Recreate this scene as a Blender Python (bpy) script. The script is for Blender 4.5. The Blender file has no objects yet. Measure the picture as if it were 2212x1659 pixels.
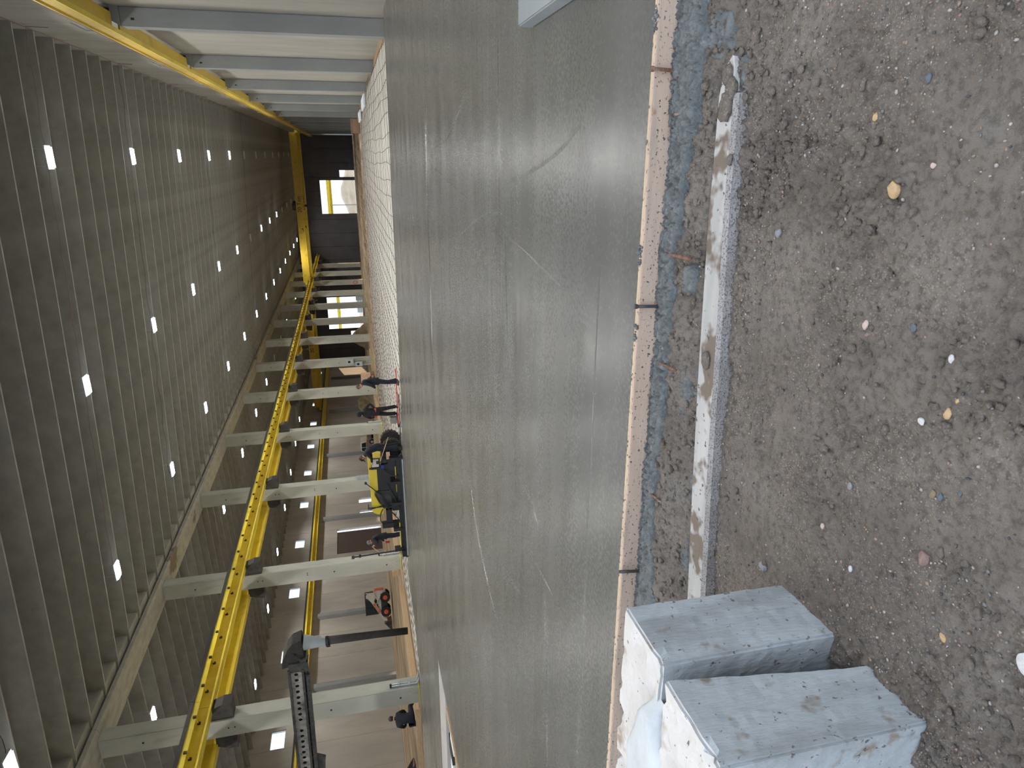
import bpy, bmesh, math, random
import numpy as np
from mathutils import Vector, Matrix, Euler

C = bpy.context.scene.collection
random.seed(7); rng = np.random.default_rng(7)
PI = math.pi

# ------------------------------------------------------------------ camera, world, sun, exposure
cam_d = bpy.data.cameras.new('camera'); cam = bpy.data.objects.new('camera', cam_d); C.objects.link(cam)
cam_d.sensor_fit = 'HORIZONTAL'; cam_d.sensor_width = 36.0; cam_d.lens = 1441.5683 * 36.0 / 2212.0
cam_d.clip_start = 0.05; cam_d.clip_end = 1500
_R = Matrix(((0.0026763, -0.23195056, -0.97272389), (-0.94558415, -0.31708117, 0.07300786), (-0.32536665, 0.9195969, -0.22017738)))
cam.matrix_world = Matrix.Translation((0, 0, 1.5)) @ Matrix((_R[0], -_R[1], -_R[2])).transposed().to_4x4()
bpy.context.scene.camera = cam

w = bpy.data.worlds.new('world'); bpy.context.scene.world = w; w.use_nodes = True
nt = w.node_tree; nt.nodes.clear()
out = nt.nodes.new('ShaderNodeOutputWorld'); bg = nt.nodes.new('ShaderNodeBackground')
sky = nt.nodes.new('ShaderNodeTexSky'); sky.sky_type = 'HOSEK_WILKIE'; sky.turbidity = 4.0; sky.ground_albedo = 0.3
sky.sun_direction = Vector((0.79, 0.60, 0.15)).normalized()
mixc = nt.nodes.new('ShaderNodeMix'); mixc.data_type = 'RGBA'; mixc.inputs[0].default_value = 0.75
nt.links.new(sky.outputs[0], mixc.inputs[6]); mixc.inputs[7].default_value = (0.77, 0.87, 1.0, 1)
nt.links.new(mixc.outputs[2], bg.inputs['Color']); bg.inputs['Strength'].default_value = 2.3
nt.links.new(bg.outputs[0], out.inputs[0])

sun_d = bpy.data.lights.new('sun', 'SUN'); sun = bpy.data.objects.new('sun', sun_d); C.objects.link(sun)
sun_d.energy = 3.5; sun_d.color = (1.0, 0.72, 0.45); sun_d.angle = 0.01
sun.rotation_euler = Vector((-26.7, -20.5, -4.9)).to_track_quat('-Z', 'Y').to_euler()

vs = bpy.context.scene.view_settings
vs.view_transform = 'Standard'; vs.look = 'None'; vs.gamma = 1.0; vs.use_curve_mapping = False
vs.exposure = 0.12
LAMP_W = 290.0

# ------------------------------------------------------------------ helpers
def tag(o, label=None, cat=None, group=None, kind=None):
    if label: o['label'] = label
    if cat: o['category'] = cat
    if group: o['group'] = group
    if kind: o['kind'] = kind
    return o

def empty(name, loc=(0, 0, 0), rz=0, label=None, cat=None, group=None, kind=None):
    o = bpy.data.objects.new(name, None); C.objects.link(o)
    o.location = loc; o.rotation_euler = (0, 0, rz); o.empty_display_size = 0.2
    return tag(o, label, cat, group, kind)

def link(name, me, parent=None, loc=None):
    o = bpy.data.objects.new(name, me); C.objects.link(o)
    if parent is not None: o.parent = parent
    if loc is not None: o.location = loc
    return o

class MB:
    def __init__(s): s.v = []; s.f = []; s.m = []
    def add(s, vs_, fs, mi=0):
        b = len(s.v); s.v += [tuple(x) for x in vs_]; s.f += [tuple(b + i for i in f) for f in fs]; s.m += [mi] * len(fs); return s
    def box(s, x0, x1, y0, y1, z0, z1, mi=0):
        v = [(x0, y0, z0), (x1, y0, z0), (x1, y1, z0), (x0, y1, z0), (x0, y0, z1), (x1, y0, z1), (x1, y1, z1), (x0, y1, z1)]
        return s.add(v, [(3, 2, 1, 0), (4, 5, 6, 7), (0, 1, 5, 4), (1, 2, 6, 5), (2, 3, 7, 6), (3, 0, 4, 7)], mi)
    def prism(s, poly, axis, a0, a1, mi=0):
        # poly: 2D points, extruded along axis; (axis x: (y,z), y: (x,z), z: (x,y))
        def P(p, a):
            return (a, p[0], p[1]) if axis == 'x' else (p[0], a, p[1]) if axis == 'y' else (p[0], p[1], a)
        n = len(poly); v = [P(p, a0) for p in poly] + [P(p, a1) for p in poly]
        fs = [tuple(range(n - 1, -1, -1)), tuple(range(n, 2 * n))] + [(i, (i + 1) % n, n + (i + 1) % n, n + i) for i in range(n)]
        return s.add(v, fs, mi)
    def tube(s, pts, r, n=8, mi=0, cap=True):
        pts = [Vector(p) for p in pts]; rs = r if isinstance(r, (list, tuple)) else [r] * len(pts)
        v = []; fs = []
        for i, p in enumerate(pts):
            d = (pts[min(i + 1, len(pts) - 1)] - pts[max(i - 1, 0)])
            if d.length < 1e-9: d = Vector((0, 0, 1))
            d.normalize(); up = Vector((0, 0, 1)) if abs(d.z) < 0.9 else Vector((1, 0, 0))
            a = d.cross(up).normalized(); b = d.cross(a)
            for k in range(n):
                t = 2 * PI * k / n; v.append(p + (a * math.cos(t) + b * math.sin(t)) * rs[i])
        for i in range(len(pts) - 1):
            for k in range(n):
                fs.append((i * n + k, i * n + (k + 1) % n, (i + 1) * n + (k + 1) % n, (i + 1) * n + k))
        if cap: fs += [tuple(range(n - 1, -1, -1)), tuple(range((len(pts) - 1) * n, len(pts) * n))]
        return s.add(v, fs, mi)
    def cyl(s, c, axis, r, h, n=20, mi=0):
        c = Vector(c); a = Vector({'x': (1, 0, 0), 'y': (0, 1, 0), 'z': (0, 0, 1)}[axis]) * h / 2
        return s.tube([c - a, c + a], r, n, mi)
    def bar(s, p, q, wd, ht, mi=0):
        p = Vector(p); q = Vector(q); d = (q - p).normalized(); up = Vector((0, 0, 1)) if abs(d.z) < 0.95 else Vector((1, 0, 0))
        a = d.cross(up).normalized() * wd / 2; b = a.cross(d).normalized() * ht / 2
        v = [p - a - b, p + a - b, p + a + b, p - a + b, q - a - b, q + a - b, q + a + b, q - a + b]
        return s.add(v, [(0, 1, 2, 3), (7, 6, 5, 4), (0, 4, 5, 1), (1, 5, 6, 2), (2, 6, 7, 3), (3, 7, 4, 0)], mi)
    def ell(s, c, r, nu=12, nv=8, mi=0):
        v = [(c[0], c[1], c[2] - r[2])]; 
        for j in range(1, nv):
            ph = -PI / 2 + PI * j / nv
            for i in range(nu):
                t = 2 * PI * i / nu; v.append((c[0] + r[0] * math.cos(ph) * math.cos(t), c[1] + r[1] * math.cos(ph) * math.sin(t), c[2] + r[2] * math.sin(ph)))
        v.append((c[0], c[1], c[2] + r[2])); fs = []
        for i in range(nu): fs.append((0, 1 + (i + 1) % nu, 1 + i))
        for j in range(nv - 2):
            for i in range(nu):
                a = 1 + j * nu; fs.append((a + i, a + (i + 1) % nu, a + nu + (i + 1) % nu, a + nu + i))
        a = 1 + (nv - 2) * nu
        for i in range(nu): fs.append((a + i, a + (i + 1) % nu, len(v) - 1))
        return s.add(v, fs, mi)
    def mesh(s, name, mats, bevel=0.0, smooth=False, recalc=True):
        me = bpy.data.meshes.new(name); me.from_pydata([tuple(x) for x in s.v], [], s.f)
        if not isinstance(mats, (list, tuple)): mats = [mats]
        for m in mats: me.materials.append(m)
        me.polygons.foreach_set('material_index', s.m)
        if recalc or bevel:
            bm = bmesh.new(); bm.from_mesh(me)
            if recalc: bmesh.ops.recalc_face_normals(bm, faces=bm.faces)
            if bevel: bmesh.ops.bevel(bm, geom=[e for e in bm.edges if len(e.link_faces) == 2 and e.calc_face_angle(0) > 0.5], offset=bevel, segments=2, affect='EDGES', clamp_overlap=True)
            bm.to_mesh(me); bm.free()
        if smooth:
            me.polygons.foreach_set('use_smooth', [True] * len(me.polygons))
        me.update(); return me
    def build(s, name, mats, parent=None, bevel=0.0, smooth=False, label=None):
        o = link(name, s.mesh(name, mats, bevel, smooth), parent)
        if label: o['label'] = label
        return o

def copy_tree(o, parent=None):
    c = o.copy(); C.objects.link(c)
    if parent is not None: c.parent = parent
    for ch in list(o.children): copy_tree(ch, c)
    return c

def nord(k):
    return ['nearest', 'second', 'third', 'fourth', 'fifth', 'sixth', 'seventh', 'eighth', 'ninth', 'tenth', 'eleventh', 'twelfth', 'thirteenth', 'fourteenth', 'fifteenth', 'sixteenth'][k]
def in_view(p):
    c = Vector(p) - Vector((0, 0, 1.5)); x, y, z = _R @ c
    return z > 0 and abs(x / z) < 1106 / 1441.57 and abs(y / z) < 829.5 / 1441.57
def ordp(k): return 'nearest the camera' if k == 0 else nord(k) + ' from the camera'

# ------------------------------------------------------------------ materials
def mat(name, c1, c2=None, scale=3.0, rough=0.6, metal=0.0, bump=0.0, bscale=30.0, stretch=(1, 1, 1), detail=6.0,
        c3=None, s3=0.5, t3=(0.55, 0.65), spots=None, rvar=0.0, spec=0.5, bdist=0.02, dist=0.0, wet=None):
    m = bpy.data.materials.new(name); m.use_nodes = True; n = m.node_tree.nodes; l = m.node_tree.links
    b = n['Principled BSDF']; b.inputs['Roughness'].default_value = rough; b.inputs['Metallic'].default_value = metal
    b.inputs['Specular IOR Level'].default_value = spec
    if c2 is None and not bump and c3 is None:
        b.inputs['Base Color'].default_value = (*c1, 1); return m
    tc = n.new('ShaderNodeTexCoord'); mp = n.new('ShaderNodeMapping'); mp.inputs['Scale'].default_value = stretch
    l.new(tc.outputs['Object'], mp.inputs['Vector'])
    def noise(sc, det=detail, vec=mp.outputs[0], rg=0.55):
        t = n.new('ShaderNodeTexNoise'); t.inputs['Scale'].default_value = sc; t.inputs['Detail'].default_value = det; t.inputs['Roughness'].default_value = rg
        t.inputs['Distortion'].default_value = dist
        l.new(vec, t.inputs['Vector']); return t.outputs[0]
    def ramp(v, a, bb, ca=(0, 0, 0), cb=(1, 1, 1)):
        r = n.new('ShaderNodeValToRGB'); r.color_ramp.elements[0].position = a; r.color_ramp.elements[1].position = bb
        r.color_ramp.elements[0].color = (*ca, 1); r.color_ramp.elements[1].color = (*cb, 1); l.new(v, r.inputs[0]); return r.outputs[0]
    base = ramp(noise(scale), 0.35, 0.65, c1, c2 if c2 else c1)
    def mixin(base, fac, col):
        x = n.new('ShaderNodeMix'); x.data_type = 'RGBA'; l.new(fac, x.inputs[0]); l.new(base, x.inputs[6]); x.inputs[7].default_value = (*col, 1); return x.outputs[2]
    if c3 is not None: base = mixin(base, ramp(noise(s3), *t3), c3)
    if spots is not None:   # (colour, scale, lo, hi)
        for sp in spots:
            base = mixin(base, ramp(noise(sp[1], 3.0, tc.outputs['Object'], 0.6), sp[2], sp[3]), sp[0])
    l.new(base, b.inputs['Base Color'])
    if rvar:
        r = n.new('ShaderNodeMapRange'); r.inputs[1].default_value = 0.3; r.inputs[2].default_value = 0.7
        r.inputs[3].default_value = rough - rvar; r.inputs[4].default_value = rough + rvar
        l.new(noise(scale * 0.7), r.inputs[0]); l.new(r.outputs[0], b.inputs['Roughness'])
    if bump:
        bp = n.new('ShaderNodeBump'); bp.inputs['Strength'].default_value = bump; bp.inputs['Distance'].default_value = bdist
        l.new(noise(bscale), bp.inputs['Height']); l.new(bp.outputs[0], b.inputs['Normal'])
    return m

def emis(name, col, st):
    m = bpy.data.materials.new(name); m.use_nodes = True; b = m.node_tree.nodes['Principled BSDF']
    b.inputs['Base Color'].default_value = (0.9, 0.9, 0.9, 1); b.inputs['Emission Color'].default_value = (*col, 1); b.inputs['Emission Strength'].default_value = st
    return m

M = {}
M['roofc'] = mat('roof concrete', (.30, .295, .27), (.385, .375, .345), 1.2, .85, bump=.2, bscale=12, c3=(.21, .205, .185), s3=.9, t3=(.6, .75))
M['wallc'] = mat('wall panel concrete', (.33, .32, .29), (.41, .395, .36), .7, .85, bump=.12, bscale=20, stretch=(1, 1, .25), c3=(.26, .25, .225), s3=.5, t3=(.55, .8))
M['walll'] = mat('left wall concrete', (.40, .375, .34), (.49, .46, .42), .6, .85, bump=.12, bscale=20, stretch=(1, 1, .3), c3=(.34, .32, .29), s3=.7, t3=(.55, .8))
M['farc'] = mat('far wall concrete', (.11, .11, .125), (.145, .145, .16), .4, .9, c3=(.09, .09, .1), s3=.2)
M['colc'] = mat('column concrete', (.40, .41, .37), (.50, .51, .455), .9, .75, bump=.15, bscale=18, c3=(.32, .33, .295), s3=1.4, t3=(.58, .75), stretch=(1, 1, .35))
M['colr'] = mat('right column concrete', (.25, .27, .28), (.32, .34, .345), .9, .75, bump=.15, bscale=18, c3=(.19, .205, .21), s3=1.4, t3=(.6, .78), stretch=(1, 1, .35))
M['girdc'] = mat('girder concrete', (.31, .30, .27), (.41, .395, .355), 3, .9, bump=.4, bscale=14, c3=(.20, .155, .11), s3=.55, t3=(.63, .66), stretch=(1, .5, 1))
M['yellow'] = mat('yellow paint', (.78, .60, .045), (.84, .67, .06), 1.5, .38, c3=(.70, .52, .03), s3=.8)
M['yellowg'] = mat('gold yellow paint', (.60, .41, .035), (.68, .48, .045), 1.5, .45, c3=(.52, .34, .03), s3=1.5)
M['black'] = mat('black paint', (.012, .012, .014), (.022, .022, .025), 5, .45)
M['iron'] = mat('dark bracket paint', (.025, .022, .020), (.05, .045, .04), 4, .6)
M['rubber'] = mat('rubber', (.02, .02, .02), (.035, .033, .03), 8, .85, bump=.3, bscale=20)
M['steel'] = mat('galvanised steel', (.42, .46, .49), (.55, .6, .63), 6, .45, metal=.5)
M['dsteel'] = mat('dark greasy steel', (.035, .036, .036), (.075, .076, .074), 6, .5, metal=.3, bump=.1, bscale=40)
M['gsteel'] = mat('grey boom steel', (.24, .235, .22), (.34, .33, .31), 6, .6, metal=.2, c3=(.07, .065, .06), s3=2.5, t3=(.5, .7))
M['hopper'] = mat('blue grey paint', (.40, .47, .50), (.47, .54, .57), 2, .45)
M['rust'] = mat('rusty steel', (.14, .06, .035), (.27, .14, .09), 30, .8, bump=.4, bscale=80, c3=(.30, .24, .21), s3=14)
M['rebar'] = mat('rusty rebar', (.05, .028, .018), (.12, .065, .04), 3, .8)
M['wood'] = mat('fresh board', (.60, .43, .26), (.72, .54, .34), 2, .7, stretch=(1, 8, 8))
M['dirtf'] = mat('far dirt', (.20, .145, .09), (.42, .31, .19), 1.3, .95, stretch=(1, .06, 1), bump=.3, bscale=3, c3=(.13, .09, .055), s3=2.2, t3=(.52, .62))
M['white'] = mat('white sheeting', (.72, .72, .69), (.85, .85, .82), .8, .5, bump=.5, bscale=2.5, stretch=(1, 2.0, 1), bdist=.06)
M['rcab'] = mat('dull red cable', (.22, .12, .10), None, rough=.7)
M['redp'] = mat('red paint', (.55, .04, .02), (.62, .07, .04), 5, .45)
M['glass'] = bpy.data.materials.new('window glass'); M['glass'].use_nodes = True
_n = M['glass'].node_tree.nodes; _l = M['glass'].node_tree.links; _n.clear()
_o = _n.new('ShaderNodeOutputMaterial'); _m = _n.new('ShaderNodeMixShader'); _m.inputs[0].default_value = .08
_t = _n.new('ShaderNodeBsdfTransparent'); _g = _n.new('ShaderNodeBsdfGlossy'); _g.inputs['Roughness'].default_value = .02
_l.new(_t.outputs[0], _m.inputs[1]); _l.new(_g.outputs[0], _m.inputs[2]); _l.new(_m.outputs[0], _o.inputs[0])
M['lamp'] = emis('lamp diffuser', (.93, .97, 1.0), 30)
M['loadw'] = mat('white machine paint', (.62, .60, .55), (.75, .73, .68), 3, .5)
M['loado'] = mat('orange machine paint', (.75, .10, .03), (.80, .14, .05), 3, .5)
M['cabglass'] = mat('dark cab glass', (.01, .03, .03), None, rough=.08)
M['door'] = mat('brown roll door', (.075, .05, .045), (.10, .07, .062), 2, .7, stretch=(1, 1, 8))
M['tan'] = mat('tan paint', (.75, .48, .33), (.85, .58, .42), 3, .8)
M['brownp'] = mat('brown paint', (.20, .14, .11), (.28, .20, .16), 3, .4)
M['yiso'] = mat('yellow foam strip', (.75, .68, .04), None, rough=.7)

# ------------------------------------------------------------------ numpy noise
def vnoise(x, y, seed):
    r = np.random.default_rng(seed); T = r.random((256, 256))
    xi = np.floor(x).astype(int); yi = np.floor(y).astype(int); fx = x - xi; fy = y - yi
    fx = fx * fx * (3 - 2 * fx); fy = fy * fy * (3 - 2 * fy); g = lambda a, b: T[a % 256, b % 256]
    return (g(xi, yi) * (1 - fx) + g(xi + 1, yi) * fx) * (1 - fy) + (g(xi, yi + 1) * (1 - fx) + g(xi + 1, yi + 1) * fx) * fy
def fbm(x, y, seed, oct=5, gain=.5):
    s = 0; a = 1; t = 0
    for o in range(oct): s = s + a * vnoise(x * 2 ** o + 13.7 * o, y * 2 ** o + 7.1 * o, seed + o); t += a; a *= gain
    return s / t
def worley(x, y, seed):
    r = np.random.default_rng(seed); T = r.random((256, 256, 2)); xi = np.floor(x).astype(int); yi = np.floor(y).astype(int); d = np.full(x.shape, 9.)
    for i in (-1, 0, 1):
        for j in (-1, 0, 1):
            c = T[(xi + i) % 256, (yi + j) % 256]; d = np.minimum(d, np.hypot(xi + i + c[..., 0] - x, yi + j + c[..., 1] - y))
    return d
def sstep(a, b, x):
    t = np.clip((x - a) / (b - a), 0, 1); return t * t * (3 - 2 * t)

def grid_mesh(name, X, Y, Z, mats, smooth=True, keep=None):
    ny, nx = X.shape; me = bpy.data.meshes.new(name)
    co = np.stack([X, Y, Z], -1).reshape(-1, 3)
    idx = np.arange(nx * ny).reshape(ny, nx)
    q = np.stack([idx[:-1, :-1], idx[:-1, 1:], idx[1:, 1:], idx[1:, :-1]], -1).reshape(-1, 4)
    if keep is not None:
        k = keep.reshape(-1); q = q[k[q].any(1)]
        used = np.unique(q); remap = np.zeros(nx * ny, int); remap[used] = np.arange(len(used)); q = remap[q]; co = co[used]
    me.vertices.add(len(co)); me.vertices.foreach_set('co', co.ravel())
    me.loops.add(q.size); me.loops.foreach_set('vertex_index', q.ravel())
    me.polygons.add(len(q)); me.polygons.foreach_set('loop_start', np.arange(0, q.size, 4)); me.polygons.foreach_set('loop_total', np.full(len(q), 4))
    me.polygons.foreach_set('use_smooth', np.full(len(q), smooth))
    for m in (mats if isinstance(mats, list) else [mats]): me.materials.append(m)
    me.update(calc_edges=True); me.validate(); return me
# ================================================================== SETTING: slab, ground, walls, roof
XW = 4.17; XL = -47.8; YF = 161.5; BAY = 10.5
RY0 = 24.65; LY0 = 24.1
def roofz(x): return 13.22 - .047 * (x + 22.3) if x >= -22.3 else 13.20 + .022 * (x + 23.6)

# --- wet concrete slab
sm = bpy.data.materials.new('wet screeded concrete'); sm.use_nodes = True
n = sm.node_tree.nodes; l = sm.node_tree.links; b = n['Principled BSDF']
tc = n.new('ShaderNodeTexCoord')
def mapn(sc):
    m_ = n.new('ShaderNodeMapping'); m_.inputs['Scale'].default_value = sc; l.new(tc.outputs['Object'], m_.inputs['Vector']); return m_.outputs[0]
def nz(vec, s, d=5, rg=.55):
    t = n.new('ShaderNodeTexNoise'); t.inputs['Scale'].default_value = s; t.inputs['Detail'].default_value = d; t.inputs['Roughness'].default_value = rg; l.new(vec, t.inputs['Vector']); return t.outputs[0]
def rmp(v, a, bb, ca, cb):
    r = n.new('ShaderNodeValToRGB'); r.color_ramp.elements[0].position = a; r.color_ramp.elements[1].position = bb; r.color_ramp.elements[0].color = (*ca, 1); r.color_ramp.elements[1].color = (*cb, 1); l.new(v, r.inputs[0]); return r.outputs[0]
def mrg(v, a, bb, c, d):
    r = n.new('ShaderNodeMapRange'); r.inputs[1].default_value = a; r.inputs[2].default_value = bb; r.inputs[3].default_value = c; r.inputs[4].default_value = d; l.new(v, r.inputs[0]); return r.outputs[0]
def math_(op, a, b_):
    r = n.new('ShaderNodeMath'); r.operation = op
    for i, v in enumerate((a, b_)):
        if isinstance(v, (int, float)): r.inputs[i].default_value = v
        else: l.new(v, r.inputs[i])
    return r.outputs[0]
v0 = mapn((1, 1, 1)); vx = mapn((.25, 1.6, 1)); vfine = mapn((1, 1, 1)); vrip = mapn((.35, 1.5, 1))
basec = rmp(nz(vx, .8), .3, .7, (.112, .109, .101), (.150, .146, .136))
mx = n.new('ShaderNodeMix'); mx.data_type = 'RGBA'; l.new(rmp(nz(v0, .33, 3), .52, .68, (0, 0, 0), (.55, .55, .55)), mx.inputs[0]); l.new(basec, mx.inputs[6]); mx.inputs[7].default_value = (.11, .108, .092, 1)
l.new(mx.outputs[2], b.inputs['Base Color'])
l.new(math_('ADD', mrg(nz(vx, .9, 4), .3, .7, .21, .32), mrg(nz(v0, 35, 3), .3, .7, -.06, .06)), b.inputs['Roughness'])
b.inputs['Specular IOR Level'].default_value = .5
h1 = math_('MULTIPLY', nz(vfine, 130, 2, .6), .0006)
h2 = math_('MULTIPLY', nz(vrip, 9, 4, .6), .0009)
h3 = math_('MULTIPLY', nz(vx, 1.4, 2), .010)
hh = math_('ADD', math_('ADD', h1, h2), h3)
bp = n.new('ShaderNodeBump'); bp.inputs['Strength'].default_value = 1.0; bp.inputs['Distance'].default_value = 1.0; l.new(hh, bp.inputs['Height']); l.new(bp.outputs[0], b.inputs['Normal'])
M['slab'] = sm
slab_poly = [(4.17, 3.34), (4.17, 23.5), (3.46, 23.55), (.5, 23.8), (-2.57, 24.2), (-5.6, 24.5), (-8.65, 24.9), (-10.5, 25.7), (-12.5, 26.25), (-15.3, 26.6), (-17.5, 27.0),
             (-18.5, 26.6), (-18.9, 25.2), (-19.0, 23.9), (-19.8, 23.0), (-22.3, 22.75), (-27.5, 22.65), (-30, 22.6), (-30, 14.85), (-13.0, 14.8), (-13.0, 3.34)]
fl = MB().prism(slab_poly, 'z', -.10, 0).build('floor', M['slab']); tag(fl, kind='structure')
ridge = [((0.28, 4.21), (0.17, 4.38), (0.03, 4.76), (-0.10, 5.36), (-0.20, 6.04), (-0.29, 6.70)), ((0.69, 8.83), (0.43, 9.54), (0.21, 10.46), (0.06, 12.51)),
         ((-0.19, 12.59), (-0.43, 10.11), (-0.54, 8.67)), ((-0.76, 6.44), (-0.82, 5.77), (-0.89, 5.10), (-0.94, 4.67), (-0.94, 4.30)),
         ((-0.55, 6.60), (-0.63, 7.53), (-0.88, 8.60), (-1.19, 9.80), (-1.66, 12.33)), ((1.07, 6.89), (0.36, 6.86), (-0.29, 6.85)), ((-0.54, 6.58), (-1.36, 6.52), (-2.12, 6.43)),
         ((-0.36, 3.91), (-1.03, 3.93), (-2.55, 3.92), (-4.79, 3.94)), ((-3.72, 4.98), (-4.35, 4.86), (-5.68, 4.74)), ((-4.73, 6.67), (-4.56, 6.15), (-4.42, 5.73)),
         ((-3.69, 5.39), (-3.67, 4.91), (-3.66, 4.69)), ((1.04, 13.04), (-0.56, 13.29), (-2.32, 13.25), (-4.32, 13.46)), ((-3.12, 5.97), (-3.14, 5.42), (-3.25, 5.17)),
         ((-4.47, 9.17), (-5.26, 8.46), (-5.68, 7.47), (-5.81, 6.62))]
def densify(pts, st=.08):
    o = []
    for a, b_ in zip(pts[:-1], pts[1:]):
        a = Vector(a); b_ = Vector(b_); k = max(2, int((b_ - a).length / st))
        o += [a.lerp(b_, i / k) for i in range(k)]
    return o + [Vector(pts[-1])]
for i, rp in enumerate(ridge):
    P = densify([(*p, 0) for p in rp], .15); N = len(P); mb = MB(); dist_ = Vector((rp[0][0], rp[0][1], 0)).length
    for _ in range(2): P = [P[0]] + [(P[k - 1] + P[k] * 2 + P[k + 1]) / 4 for k in range(1, N - 1)] + [P[-1]]
    v = []; wd = .012 + .0025 * dist_; ht = .0035 + .0006 * dist_
    for k, p in enumerate(P):
        d = (P[min(k + 1, N - 1)] - P[max(k - 1, 0)]).normalized(); a = Vector((-d.y, d.x, 0)); t = math.sin(PI * min(1, max(0, k / (N - 1)))) ** .4 * (.7 + .6 * random.random())
        v += [p - a * wd * t, p + Vector((0, 0, ht * t)), p + a * wd * .6 * t]
    mb.add(v, [(3 * k + j, 3 * k + j + 1, 3 * k + 4 + j, 3 * k + 3 + j) for k in range(N - 1) for j in (0, 1)])
    mb.build('trowel_ridge', M['slab'], fl, smooth=True)

# --- dirt inside the hall, dropping gently toward the far end, banked up along the left wall
xs = np.linspace(XL, XW, 90); ys = np.concatenate([np.linspace(14, 70, 90), np.linspace(71.5, 162, 70)])
X, Y = np.meshgrid(xs, ys)
Z = -.16 - .35 * sstep(66, 150, Y) + .10 * (fbm(X * .5, Y * .25, 3) - .5) * sstep(62, 80, Y)
aisle = sstep(-24.3, -27, X)
Z = np.where(X < -24.2, -.12 + aisle * (.06 + .30 * sstep(-27, -47, X) + .12 * (fbm(X * .9, Y * .12, 5) - .5)) - .3 * sstep(90, 150, Y), Z)
Z = np.where((Y < 23.5), -.25, Z)
o = link('ground', grid_mesh('ground', X, Y, Z, M['dirtf'])); tag(o, kind='structure')
# white sheet under the reinforcement
xs = np.linspace(-22.46, 3.6, 110); ys = np.linspace(21.5, 65, 150); X, Y = np.meshgrid(xs, ys)
Z = -.085 + .02 * (fbm(X * 1.2, Y * 1.2, 9) - .5)
o = link('underlay_sheet', grid_mesh('underlay_sheet', X, Y, Z, M['white'])); tag(o, 'white plastic sheeting spread below the reinforcing bars beyond the wet concrete', 'sheeting')
# reinforcement mat: every bar its own part
rb = empty('rebar_mat', (-9, 24, -.07), 0, 'mat of rusty reinforcing bars laid over white sheeting beyond the wet slab', 'rebar mat')
def bar_obj(pts, r):
    mb = MB(); mb.tube([Vector(p) - Vector((-9, 24, -.07)) for p in pts], r, 5); return mb.mesh('rebar', M['rebar'])
def edge_y(x):
    P = slab_poly[1:16]
    for (x1, y1), (x0, y0) in zip(P[:-1], P[1:]):
        if x0 <= x <= x1 and x1 > x0: return y0 + (y1 - y0) * (x - x0) / (x1 - x0)
    return 22.9
k = 0
for i in range(47):
    x = 3.5 - .56 * i; ph = random.random() * 6; y0 = edge_y(x) - .25; pts = []
    if x < -22.0: break
    for j in range(26):
        y = y0 + (64 - y0) * j / 25; pts.append((x + .10 * math.sin(ph + y * .22) + .04 * math.sin(y * .9 + ph), y, -.055 + .006 * math.sin(y * 1.1 + ph)))
    link('rebar', bar_obj(pts, .008), rb)
for i in range(60):
    y = 22.9 + .68 * i; ph = random.random() * 6; xr = 3.58
    while xr > -18 and edge_y(xr) > y + .15: xr -= .3
    if xr <= -18 and y < 23.4: xr = -19.9
    pts = [(xr + (-22.1 - xr) * j / 20, y + .03 * math.sin(j * .8 + ph), -.046 + .006 * math.sin(j * 1.3 + ph)) for j in range(21)]
    link('rebar', bar_obj(pts, .007), rb)
# small bar chairs
mb = MB()
for i in range(420):
    x = random.uniform(-21.8, 3.8); y = random.uniform(max(24, edge_y(x) + .2), 60); mb.box(x - .02, x + .02, y - .02, y + .02, -.08, -.045)
tag(mb.build('bar_supports', M['black'], rb), kind='stuff')

# --- walls
def panel(parent, name, axis, a, y0, y1, z0, z1, th, holes, m, gap=.012):
    """vertical panel; axis 'x': plane at x=a (thickness th), spans y; axis 'y': plane at y=a, spans x"""
    mb = MB(); y0 += gap; y1 -= gap; zs = [z0, z1]; ysl = [y0, y1]
    hs = [(max(y0, h[0]), min(y1, h[1]), max(z0, h[2]), min(z1, h[3])) for h in holes if h[1] > y0 and h[0] < y1]
    for h in hs: ysl += [h[0], h[1]]; zs += [h[2], h[3]]
    ysl = sorted(set(ysl)); zs = sorted(set(zs))
    for p, q in zip(ysl[:-1], ysl[1:]):
        for r, s in zip(zs[:-1], zs[1:]):
            if q - p < .02 or s - r < .02: continue
            cm = ((p + q) / 2, (r + s) / 2)
            if any(h[0] < cm[0] < h[1] and h[2] < cm[1] < h[3] for h in hs): continue
            if axis == 'x': mb.box(min(a, a + th), max(a, a + th), p, q, r, s)
            else: mb.box(p, q, min(a, a + th), max(a, a + th), r, s)
    return link(name, mb.mesh(name, m, recalc=False), parent)

def seal(parent, axis, a, pos, z0, z1, th, holes):
    s = 1 if th > 0 else -1
    hs = [h for h in holes if h[0] < pos + .05 and h[1] > pos - .05]
    panel(parent, 'joint_seal', axis, a + s * .06, pos - .06, pos + .06, z0, z1, s * .05, [(pos - .1, pos + .1, h[2], h[3]) for h in hs], M['farc'], 0)
wr = empty('wall_right', (0, 0, 0), kind='structure')
holesR = [(28.15 + BAY * k, 29.75 + BAY * k, 8.95, 10.2) for k in range(-2, 13)] + [(70.2, 74.4, -.4, 4.6), (144, 152, -.6, 5.4)]
for k in range(-6, 40):
    y0 = 24.65 + .55 + 3.5 * k
    if y0 > YF - 3: break
    panel(wr, 'wall_panel', 'x', XW, y0, min(y0 + 3.5, YF), -1.5, 14, .16, holesR, M['wallc']); seal(wr, 'x', XW + .10, y0, -1.5, 14, .3, holesR)
MB().box(XW + .22, XW + .3, 4.2, YF, 10.6, 14).build('backing', M['wallc'], wr)
wl = empty('wall_left', (0, 0, 0), kind='structure')
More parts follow.
